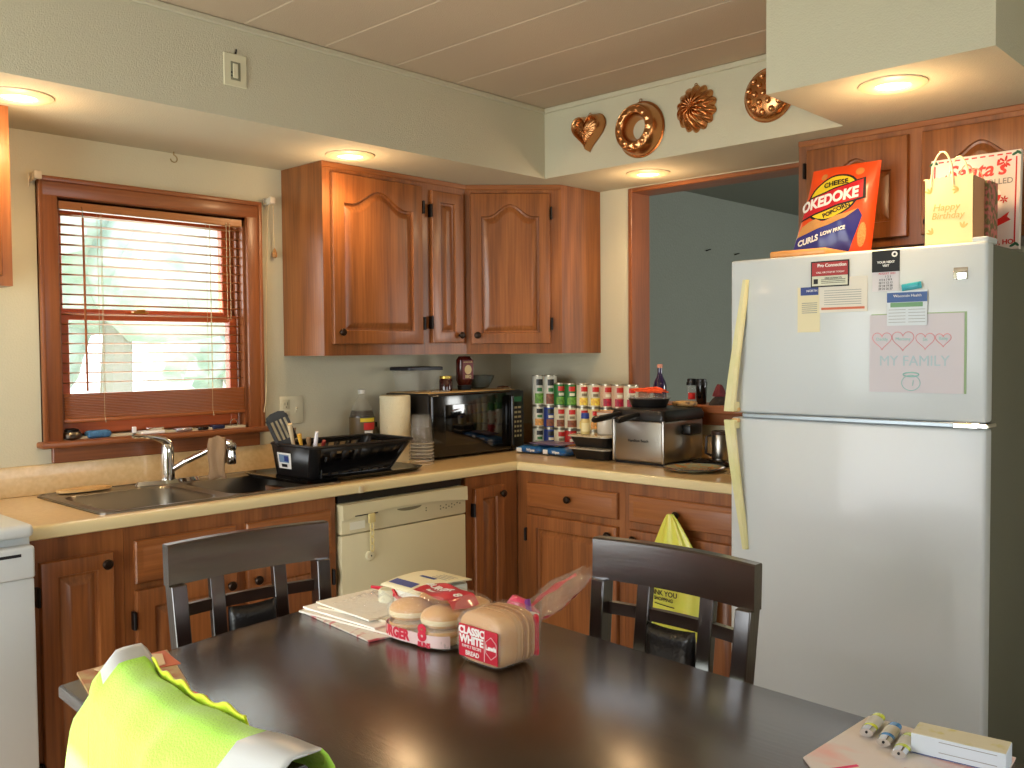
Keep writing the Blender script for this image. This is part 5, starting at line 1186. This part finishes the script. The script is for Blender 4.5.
MB().m(blackg).rbox(MX1-.112, MX1-.096, MY0-.050, MY0-.020, MZ0+.02, MZ1-.02, .007, 3).build('handle', dr)
cp = MB().m(blackp).rbox(MX1-.086, MX1-.001, MY0-.020, MY0-.0005, MZ0+.004, MZ1-.004, .004, 2).build('control_panel', mw)
MB().m(mat('display_green', (30, 60, 40), .3, emit=(60, 150, 90), es=.12)).box(MX1-.070, MX1-.018, MY0-.0206, MY0-.0199, MZ1-.055, MZ1-.032).build('display', cp)
key = mat('keypad_cream', (196, 186, 140), .5)
for r in range(7):
    for c_ in range(3 if r > 2 else 2):
        w_ = .009 if r > 2 else .017; xx = MX1-.068+c_*(.0185 if r > 2 else .026); zz = MZ1-.078-r*.0225
        MB().m(key).rbox(xx, xx+w_+.003, MY0-.0212, MY0-.0199, zz-.010, zz, .001, 1).build('key_button', cp)
TZ2 = MZ1+.0005
t0 = MB().m(mat('tan_paper', (196, 160, 104), .7)).box(-.85, -.31, -.318, -.045, TZ2, TZ2+.003).build('paper_liner', smooth=0); tag(t0, 'tan sheet lying across the top of the microwave', 'paper')
UZ = TZ2+.0035
t = thing('storage_container', 'clear plastic storage container with dark lid on the left of the microwave', 'container', (-.735, -.13, UZ))
MB().m(clearp).loops([rr(-.825, -.680, -.17, -.05, .02, UZ), rr(-.845, -.650, -.185, -.04, .02, UZ+.096)]).build('tub', t); MB().m(mat('navy_lid', (24, 24, 34), .4)).loops([rr(-.852, -.644, -.190, -.035, .02, UZ+.097), rr(-.852, -.644, -.190, -.035, .02, UZ+.110), rr(-.846, -.65, -.185, -.04, .02, UZ+.113)]).build('lid', t)
t = thing('jam_jar', 'small dark red jar with a gold lid on the microwave', 'jar', (-.662, -.20, UZ)); MB().m(mat('jam', (52, 12, 10), .12, coat=.5)).lathe([(.026, 0), (.030, .004), (.030, .052), (.026, .058)], -.668, -.222, 24, z=UZ).build('jar', t); MB().m(mat('gold_lid', (176, 150, 70), .3, .8)).lathe([(.028, .058), (.028, .068), (.026, .070)], -.668, -.222, 24, z=UZ).build('lid', t)
t = thing('sauce_bottle', 'flat dark red barbecue sauce bottle standing upside down on the microwave', 'bottle', (-.50, -.18, UZ))
MB().m(blackp).loops([rr(-.545, -.475, -.195, -.165, .012, UZ), rr(-.548, -.472, -.197, -.163, .012, UZ+.022)]).build('cap', t)
MB().m(mat('sauce_red', (72, 16, 10), .2, coat=.4)).loops([rr(-.543, -.477, -.197, -.163, .014, UZ+.0225), rr(-.552, -.468, -.205, -.155, .02, UZ+.045), rr(-.552, -.468, -.205, -.155, .02, UZ+.140), rr(-.540, -.480, -.195, -.165, .014, UZ+.158)]).build('bottle', t)
MB().m(mat('sauce_label', (110, 24, 18), .4)).box(-.545, -.475, -.2062, -.2052, UZ+.05, UZ+.14).build('label', t, smooth=0)
MB().m(mat('label_gold', (214, 186, 130), .5)).prism([(-.510+.022*math.cos(a), UZ+.095+.022*math.sin(a)) for a in [2*PI*i/24 for i in range(24)]], 0, .0008, M=T((0, -.2062, 0)) @ Rx(PI/2)).build('label_emblem', t)
text('BBQ', .020, T((-.510, -.2072, UZ+.062)) @ FACE_Y, MATS['label_gold'], t, bold=.0006); text('SMOKEHOUSE', .009, T((-.510, -.2066, UZ+.130)) @ FACE_Y, MATS['label_gold'], t)
t = MB().m(mat('bowl_glass', (150, 156, 148), .08, trans=.7)); t.lathe([(.035, 0), (.055, .006), (.078, .045), (.084, .064), (.080, .064), (.073, .044), (.050, .012), (.002, .010)], -.375, -.130, 36, z=UZ, cap=False); tag(t.build('glass_bowl', smooth=50), 'round clear glass bowl behind the sauce bottle on the microwave', 'bowl')
b = MB().m(chrome); b.tube([(-.385, -.275, UZ+.006), (-.345, -.285, UZ+.010), (-.322, -.29, UZ+.006)], .005, 8).tube([(-.375, -.295, UZ+.006), (-.345, -.305, UZ+.012), (-.318, -.298, UZ+.007)], .004, 8); b.m(blackp).tube([(-.365, -.262, UZ+.008), (-.33, -.262, UZ+.010)], .006, 8); tag(b.build('kitchen_tongs'), 'metal tongs lying on the right side of the microwave top', 'tongs')
o = MB().m(thin_film('lid_plastic', (200, 196, 180), .5)).loops([rr(-.78, -.70, -.29, -.235, .02, UZ), rr(-.785, -.695, -.295, -.23, .02, UZ+.006)]).build('clear_cover'); tag(o, 'thin clear plastic cover in front of the storage container on the microwave', 'cover')

# ------------------------------------------------------------------ canned food against the right wall
GRN, DKG, CRM, WHT, BLU, RED = (44, 110, 52), (28, 70, 36), (214, 196, 140), (206, 206, 190), (40, 60, 130), (176, 40, 34)
names = {GRN: 'green', CRM: 'cream', WHT: 'white', BLU: 'blue', RED: 'red', (214, 206, 176): 'ivory', (206, 170, 140): 'salmon'}
IV, SAL = (214, 206, 176), (206, 170, 140)
food = {'peas': (96, 140, 52), 'corn': (226, 180, 70), 'beans': (120, 70, 46), 'beets': (150, 28, 50), 'soup': (196, 140, 70)}
grid_ = [  # per column from left: (top, middle, bottom) of (base, food)
    ((WHT, 'peas'), (WHT, 'soup'), (WHT, 'peas')), ((WHT, 'beans'), (BLU, 'beans'), (BLU, 'corn')), ((GRN, 'peas'), (IV, 'beans'), (IV, 'corn')), ((GRN, 'peas'), (IV, 'beans'), (RED, 'soup')),
    ((IV, 'corn'), (IV, 'corn'), (IV, 'beans')), ((IV, 'corn'), (CRM, 'soup'), (CRM, 'corn')), ((SAL, 'beets'), (CRM, 'beans'), (GRN, 'corn')), ((SAL, 'beets'), (IV, 'soup'), (IV, 'peas')), ((IV, 'beets'), (CRM, 'corn'), (CRM, 'beans'))]
colnm = ['leftmost stack, beside the microwave', 'second stack from the microwave', 'third stack from the microwave', 'fourth stack from the microwave', 'fifth stack from the microwave', 'sixth stack from the microwave', 'third stack from the right end', 'second stack from the right end', 'rightmost stack, by the fryer']
canrim = mat('can_rim', (176, 170, 150), .3, .9); tri = {}
dots = mat('label_red_oval', (196, 44, 36), .4); lblk = mat('label_black_oval', (40, 40, 36), .4); cgreen = mat('label_green_band', (54, 120, 60), .4)
for ci, col in enumerate(grid_):
    big = ci < 2; hs = [.105, .105, .148] if big else [.106, .106, .109]
    cx, cy = (-.185, -.362-ci*.0685); cx += [0, .004, 0, -.003, .003, 0, .004, 0, -.002][ci]; z = CZ1+.0005
    for ri in (2, 1, 0):
        base, fd_ = col[ri]; h = hs[2-ri]; r = .0325
        pos = ['top', 'middle', 'bottom'][ri]
        t = thing('food_can', '%s-labelled food can with %s picture, %s of the %s' % (names[base], fd_, pos, colnm[ci]), 'can', (cx, cy, z), 0, 'canned food stacked three high on the counter')
        MB().m(canrim).lathe([(r-.001, 0), (r+.0008, .001), (r+.0008, .003), (r-.001, .004), (r-.001, h-.0045), (r+.0008, h-.0035), (r+.0008, h-.0012), (r-.002, h-.001), (r-.0025, h-.003)], cx, cy, 28, z=z).build('can', t)
        MB().m(mat('can_%s' % names[base], base, .45)).lathe([(r, .0055), (r, h-.0065)], cx, cy, 28, z=z, cap=False).build('label', t)
        A0, A1 = D(185), D(268)
        arc(r+.0005, A0, A1, z+.010, z+h*.40, mat('food_%s' % fd_, food[fd_], .5, vary=((90, 90, 90), tuple(min(255, int(v*1.3)) for v in food[fd_]), .4, .6)), t, 'label_picture', cx, cy)
        arc(r+.0006, A0+.25, A1-.25, z+h*.66, z+h*.86, dots if base in (GRN, SAL, IV, RED, CRM) else lblk, t, 'label_brand', cx, cy)
        arc(r+.0006, A0+.35, A1-.35, z+h*.46, z+h*.58, mat('label_panel', (226, 222, 196), .5) if base in (GRN, BLU, RED, SAL) else cgreen if base == WHT else mat('label_text_grey', (130, 120, 96), .5), t, 'label_text', cx, cy)
        z += h+.0004
# blue wrapped packages in front
bpk = mat('blue_wrapper', (34, 96, 156), .3, coat=.5, bump=(50, .5)); 
def pillow(M, lx, ly, lz, m, parent, name, n=18):
    b = MB().m(m)
    for s_ in (1, -1):
        b.grid(lambda u, v: M @ Vector(((u-.5)*lx, (v-.5)*ly, lz/2+s_*lz/2*(max(0, (1-(2*u-1)**4)*(1-(2*v-1)**4)))**.5 + .002*math.sin(u*23+v*11)*math.sin(PI*u)*math.sin(PI*v))), n, n)
    bmesh.ops.remove_doubles(b.bm, verts=b.bm.verts[:], dist=1e-4); return b.build(name, parent, smooth=70)
for k, (px_, py_, pz_, a, lab) in enumerate(((-.325, -.468, CZ1+.001, 5, 'blue wrapped package lying in front of the leftmost cans'), (-.325, -.633, CZ1+.001, -4, 'blue wrapped package lying between the first one and black containers'), (-.310, -.55, CZ1+.0395, 3, 'purple and blue printed packet lying on top of the blue packages'))):
    t = thing('blue_package' if k < 2 else 'flat_packet', lab, 'package', (px_, py_, pz_), 0, 'blue packages before the cans'); PM = T((px_, py_, pz_)) @ Rz(math.radians(-90+a))
    pillow(PM, .155 if k < 2 else .20, .13 if k < 2 else .11, .036 if k < 2 else .016, bpk if k < 2 else mat('packet_violet', (104, 92, 120), .35, coat=.4), t, 'wrapper')
    if k < 2: MB().m(whitep).rbox(-.066, -.036, -.0675, -.0655, .006, .026, .001, 1, M=PM).build('white_label', t)
    if k < 2: text('Wipes', .018, PM @ T((.015, -.0665, .018)) @ FACE_Y, whitep, t, bold=.0004)
# black meal containers
for k in (0, 1):
    z = CZ1+.0008+k*.054; t = thing('meal_container', ['bottom black meal container with clear lid, left of the deep fryer', 'upper black meal container with clear lid, carrying the white crock'][k], 'container', (-.33, -.845, z), 0, 'black lidded meal containers')
    yo = .004*k
    MB().m(blackp).loops([rr(-.385, -.258, -.935, -.757, .025, z), rr(-.402, -.242, -.952+yo, -.740+yo, .03, z+.042), rr(-.408, -.238, -.958+yo, -.735+yo, .03, z+.044)]).build('base', t)
    MB().m(thin_film('lid_clear', (210, 200, 176), .62)).loops([rr(-.411, -.236, -.960+yo, -.732+yo, .03, z+.0445), rr(-.411, -.236, -.960+yo, -.732+yo, .03, z+.049), rr(-.395, -.252, -.945+yo, -.747+yo, .03, z+.0532)]).build('lid', t); t.location.y += .014
LZ = CZ1+.0008+.054+.0540
t = thing('seasoning_bottle', 'small seasoning bottle with blue cap standing on the upper black container', 'bottle', (-.365, -.787, LZ)); MB().m(mat('seasoning', (206, 186, 120), .4)).lathe([(.019, 0), (.021, .003), (.021, .060), (.016, .068)], -.362, -.790, 24, z=LZ).build('bottle', t); MB().m(mat('cap_blue', (36, 60, 140), .4)).lathe([(.018, .068), (.018, .088), (.016, .092)], -.362, -.790, 24, z=LZ).build('cap', t); arc(.0215, D(170), D(290), LZ+.012, LZ+.05, mat('seasoning_label', (226, 214, 160), .5), t, 'label', -.362, -.790)
t = thing('ceramic_crock', 'white ceramic crock standing on the upper black container beside the fryer', 'crock', (-.315, -.868, LZ)); MB().m(mat('crock_glaze', (204, 196, 180), .25, coat=.4)).lathe([(.040, 0), (.044, .004), (.046, .05), (.046, .092), (.047, .096), (.044, .098), (.042, .094), (.042, .010), (.002, .008)], -.305, -.868, 36, z=LZ, cap=False).build('crock', t, smooth=50); MB().m(mat('crock_rim', (190, 130, 90), .4)).tube([(-.305+.0455*math.cos(a), -.868+.0455*math.sin(a), LZ+.0985) for a in [2*PI*i/32 for i in range(32)]], .0022, 6, closed=True).build('rim', t)

# ------------------------------------------------------------------ deep fryer
fy = thing('deep_fryer', 'brushed steel deep fryer with black lid and two protruding basket handles', 'fryer', (-.235, -1.088, CZ1))
MB().m(steel).rbox(-.383, -.085, -1.215, -.958, CZ1+.010, 1.098, .008, 3).m(blackp).box(-.375, -.095, -1.205, -.968, CZ1+.0008, CZ1+.012).build('body', fy)
MB().m(steel).rbox(-.388, -.374, -1.2165, -1.2045, CZ1+.008, 1.100, .004, 2).build('corner_trim', fy)
MB().m(steel).rbox(-.388, -.374, -.9685, -.9565, CZ1+.008, 1.100, .004, 2).build('corner_trim', fy)
MB().m(blackp).loops([rr(-.392, -.078, -1.222, -.950, .02, 1.0985), rr(-.394, -.076, -1.224, -.948, .02, 1.118), rr(-.385, -.085, -1.214, -.958, .02, 1.140), rr(-.355, -.115, -1.185, -.985, .02, 1.146)]).build('lid', fy)
for yy, L0 in ((-1.000, .15), (-1.095, .115)):
    MB().m(blackp).tube([(-.36, yy, 1.118), (-.40, yy, 1.122), (-.45, yy+.004, 1.114), (-.40-L0, yy+.010, 1.106), (-.41-L0, yy+.010, 1.104)], [.010, .010, .013, .014, .008], 12).build('basket_handle', fy)
MB().m(blackp).rbox(-.255, -.165, -1.262, -1.214, 1.035, 1.080, .010, 3).build('side_handle', fy)
text('Hamilton Beach', .016, T((-.3838, -1.088, 1.012)) @ FACE_X, ink, fy, bold=.0003)
# oval black pan with lid of food on the fryer lid
PZ = 1.1468
t = thing('oval_container', 'black oval container with clear rim holding orange-red sticks on the fryer lid', 'container', (-.26, -1.05, PZ))
def el(rx, ry, z, n=36): return [(-.262+rx*math.cos(a), -1.058+ry*math.sin(a), z) for a in [2*PI*i/n for i in range(n)]]
MB().m(blackp).loops([el(.060, .078, PZ), el(.074, .094, PZ+.036)]).build('base', t); MB().m(clearp).loops([el(.078, .098, PZ+.0365), el(.080, .100, PZ+.041), el(.068, .088, PZ+.056), el(.03, .04, PZ+.060)]).build('lid', t, smooth=50)
rn = random.Random(11); cm_ = mat('carrot_orange', (226, 84, 40), .45)
for k in range(22):
    a = rn.uniform(-.5, .5); x_ = -.262+rn.uniform(-.035, .035); y_ = -1.060+rn.uniform(-.05, .05); z_ = PZ+.066+rn.uniform(0, .016)-abs(y_+1.06)*.12
    o = MB().m(cm_).tube([(x_-.01*math.sin(a), y_-.034, z_), (x_, y_, z_+.004), (x_+.02*math.sin(a), y_+.034, z_)], [.003, .0045, .003], 6).build('food_stick'); tag(o, 'orange-red stick in the pile on top of the oval container', 'food', 'orange sticks on the oval container')
o = MB().m(mat('packet_tan', (190, 150, 90), .5, coat=.3, bump=(60, .6), vary=((40, 40, 40), (120, 90, 60), .5, .6))).rbox(-.17, -.10, -1.20, -1.11, PZ, PZ+.022, .009, 3).build('snack_packet'); tag(o, 'tan crumpled snack packet behind the oval container on the fryer lid', 'packet')
# ledge of the opening
EZ = 1.1475
t = thing('wine_bottle', 'dark purple bottle with a pale wax top on the opening ledge', 'bottle', (.05, -.93, EZ)); b = MB().m(mat('purple_glass', (34, 22, 62), .1, coat=.6)); b.lathe([(.028, 0), (.031, .004), (.031, .075), (.026, .095), (.014, .120), (.011, .135), (.011, .158)], .045, -.905, 28, z=EZ).build('bottle', t, smooth=50); MB().m(mat('wax_pink', (190, 130, 112), .5)).lathe([(.013, .158), (.0135, .172), (.011, .175)], .045, -.905, 20, z=EZ).build('cap', t)
for (yy, r, lab, cm2) in ((-1.085, .022, 'clear tumbler with black lid and red label, left of the black travel mug', clearp), (-1.135, .024, 'black travel mug with ribbed lid on the opening ledge', blackg)):
    t = thing('travel_mug', lab, 'mug', (.03, yy, EZ), 0, 'mugs on the opening ledge'); MB().m(cm2).lathe([(r-.004, 0), (r-.002, .003), (r, .078), (r, .082)], .03, yy, 24, z=EZ).build('mug', t); MB().m(blackp).lathe([(r+.002, .0825), (r+.002, .096), (r-.002, .099), (r-.002, .110), (r-.006, .112)], .03, yy, 24, z=EZ).build('lid', t)
    if cm2 is clearp: arc(r+.0005, D(170), D(260), EZ+.02, EZ+.05, redb, t, 'label', .03, yy)
def heap(cx, cy, z, rx, ry, h, m, seed, name, parent=None):
    rn = random.Random(seed); ph = [rn.uniform(0, 6) for _ in range(6)]; b = MB().m(m)
    def f(u, v):
        a = 2*PI*u; t_ = v; r = 1+.12*math.sin(3*a+ph[0])+.08*math.sin(5*a+ph[1]); return Vector((cx+rx*r*t_*math.cos(a), cy+ry*r*t_*math.sin(a), z+h*(1-t_**2.2)*(1+.25*math.sin(4*a+ph[2])*t_+.12*math.sin(9*a+ph[3])*t_)))
    b.grid(f, 40, 12, cu=True); return b.build(name, parent, smooth=60)
tag(heap(.03, -1.235, EZ, .05, .062, .040, mat('dark_cloth', (44, 38, 36), .9, bump=(120, .5)), 2, 'folded_cloth'), 'dark cloth heap at the right end of the opening ledge', 'cloth')
tag(heap(.03, -1.225, EZ+.036, .026, .030, .052, mat('maroon_cloth', (92, 26, 34), .8, bump=(120, .5)), 5, 'knit_cap'), 'dark red knit item on top of the dark cloth heap on the ledge', 'cap')
# right part of the counter
t = thing('steel_mug', 'stainless steel travel mug on the counter between fryer and refrigerator', 'mug', (-.11, -1.315, CZ1)); MB().m(steel).lathe([(.034, 0), (.036, .004), (.038, .125), (.036, .128), (.033, .126), (.032, .01), (.002, .008)], -.115, -1.318, 32, z=CZ1+.0005, cap=False).build('mug', t); MB().m(mat('dark_band', (62, 44, 34), .4)).lathe([(.0385, .118), (.0395, .132), (.036, .134)], -.115, -1.318, 32, z=CZ1, cap=False).build('rim', t)
MB().m(mat('mug_handle', (50, 36, 28), .4)).tube([(-.115-.022, -1.318+.030, CZ1+.115), (-.150, -1.272, CZ1+.11), (-.152, -1.270, CZ1+.04), (-.137, -1.288, CZ1+.03)], .006, 8).build('handle', t)
t = thing('serving_plate', 'shiny printed oval plate at the counter edge in front of the fryer', 'plate', (-.42, -1.385, CZ1))
b = MB().m(mat('plate_glass', (150, 160, 136), .12, coat=.6, vary=((34, 34, 34), (190, 130, 70), .45, .6))); b.lathe([(.055, 0), (.098, .005), (.118, .013), (.120, .015), (.096, .0075), (.002, .004)], -.405, -1.372, 44, z=CZ1+.0005, cap=False); b.build('plate', t, smooth=50)
MB().m(mat('plate_edge', (36, 48, 60), .3)).tube([(-.405+.119*math.cos(a), -1.372+.119*math.sin(a), CZ1+.0155) for a in [2*PI*i/48 for i in range(48)]], .0018, 6, closed=True).build('rim_line', t)
tag(heap(-.36, -1.545, CZ1+.0005, .075, .05, .014, mat('crumb_mat', (166, 146, 106), .9, bump=(300, 1), vary=((150, 150, 150), (110, 90, 60), .5, .55)), 9, 'speckled_cloth'), 'speckled beige cloth beside the refrigerator on the counter', 'cloth')
o = MB().m(blackg).loops([rr(-.225, -.145, -1.42, -1.27, .03, CZ1+.0006), rr(-.235, -.135, -1.43, -1.26, .03, CZ1+.014), rr(-.21, -.16, -1.405, -1.285, .02, CZ1+.026)]).build('black_lid'); 
o.location.x -= .035; tag(o, 'glossy black lid lying beside the steel mug and fryer', 'lid')
tag(MB().m(mat('tan_loaf', (196, 156, 104), .7)).rbox(-.075, -.030, -1.30, -1.235, CZ1+.0005, CZ1+.085, .018, 4).build('tan_pouch'), 'tan pouch against the backsplash behind the steel mug', 'pouch')
for (px_, py_, lab) in ((-.475, -.872, 'small dark crumb stain on the counter before the black containers'), (-.470, -1.01, 'brown smudge on the counter in front of the fryer')):
    pass

# ------------------------------------------------------------------ yellow grocery bag on the drawer knob
bgm = bpy.data.materials.new('yellow_bag_plastic'); bgm.use_nodes = True; p = bgm.node_tree.nodes['Principled BSDF']
p.inputs['Base Color'].default_value = (*lin((222, 220, 92)), 1); p.inputs['Roughness'].default_value = .3; p.inputs['Alpha'].default_value = .86; p.inputs['Transmission Weight'].default_value = 0; p.inputs['Subsurface Weight'].default_value = .2; p.inputs['Subsurface Scale'].default_value = .02
t = thing('grocery_bag', 'thin yellow plastic grocery bag hanging from the drawer knob behind the right chair', 'bag', (-.67, -1.46, .30))
def gb(u, v):      # u around, v top to bottom
    a = 2*PI*u; top = .787; z = top-.45*v
    w = .012+.128*min(1, (v/.55))**.85; d = .010+.030*min(1, v/.5); fold = 1+.10*math.sin(a*7+v*3)*(1-.4*v)
    if v > .88: w *= 1-.35*(v-.88)/.12; d *= 1-.6*(v-.88)/.12
    cy = -1.443-.035*min(1, v*1.6)
    x = -.6785+d*math.cos(a)*fold*.9; return Vector((min(x, -.634), cy+w*math.sin(a)*fold, z))
b = MB().m(bgm); g = b.grid(gb, 84, 34, cu=True); f = b.bm.faces.new([r[-1] for r in g]); b.build('bag_body', t, smooth=70)
def gpt(y, z, l):
    v = (.787-z)/.45; cy = -1.443-.035*min(1, v*1.6); w = .012+.128*min(1, (v/.55))**.85; q = max(-.98, min(.98, (y-cy)/w)); return Vector((-.6785-(.012+.030)*math.sqrt(1-q*q)*1.02-l, y, z))
for (s_, sz, yy, zz) in (('THANK YOU', .026, -1.425, .502), ('FOR SHOPPING', .018, -1.420, .480)):
    o = text(s_, sz, Matrix(), ink, t, world=False, extrude=.0002, bold=.0006)
    for vv in o.data.vertices: vv.co = ROOT[t.name].inverted() @ gpt(yy-vv.co.x, zz+vv.co.y, .003+vv.co.z)
b = MB().m(ink); b.grid(lambda u, v: gpt(-1.40-.09*u, .460+.004*v-.004*u, .004), 12, 2); b.build('printed_line', t)
# small screw hook of the far room
b = MB().m(blackm)
for (yy, zz) in ((0, 0),): b.tube([(1.95, .018, 2.055), (1.95, -.005, 2.06), (1.97, -.008, 2.065)], .004, 6)
tag(b.build('wall_nail'), 'dark nail in the grey wall seen through the opening, left of two', 'nail', 'nails in the grey wall')
b = MB().m(blackm); b.tube([(2.33, .018, 2.055), (2.33, -.005, 2.06), (2.35, -.008, 2.065)], .004, 6); tag(b.build('wall_nail'), 'dark nail in the grey wall seen through the opening, nearer the refrigerator', 'nail', 'nails in the grey wall')
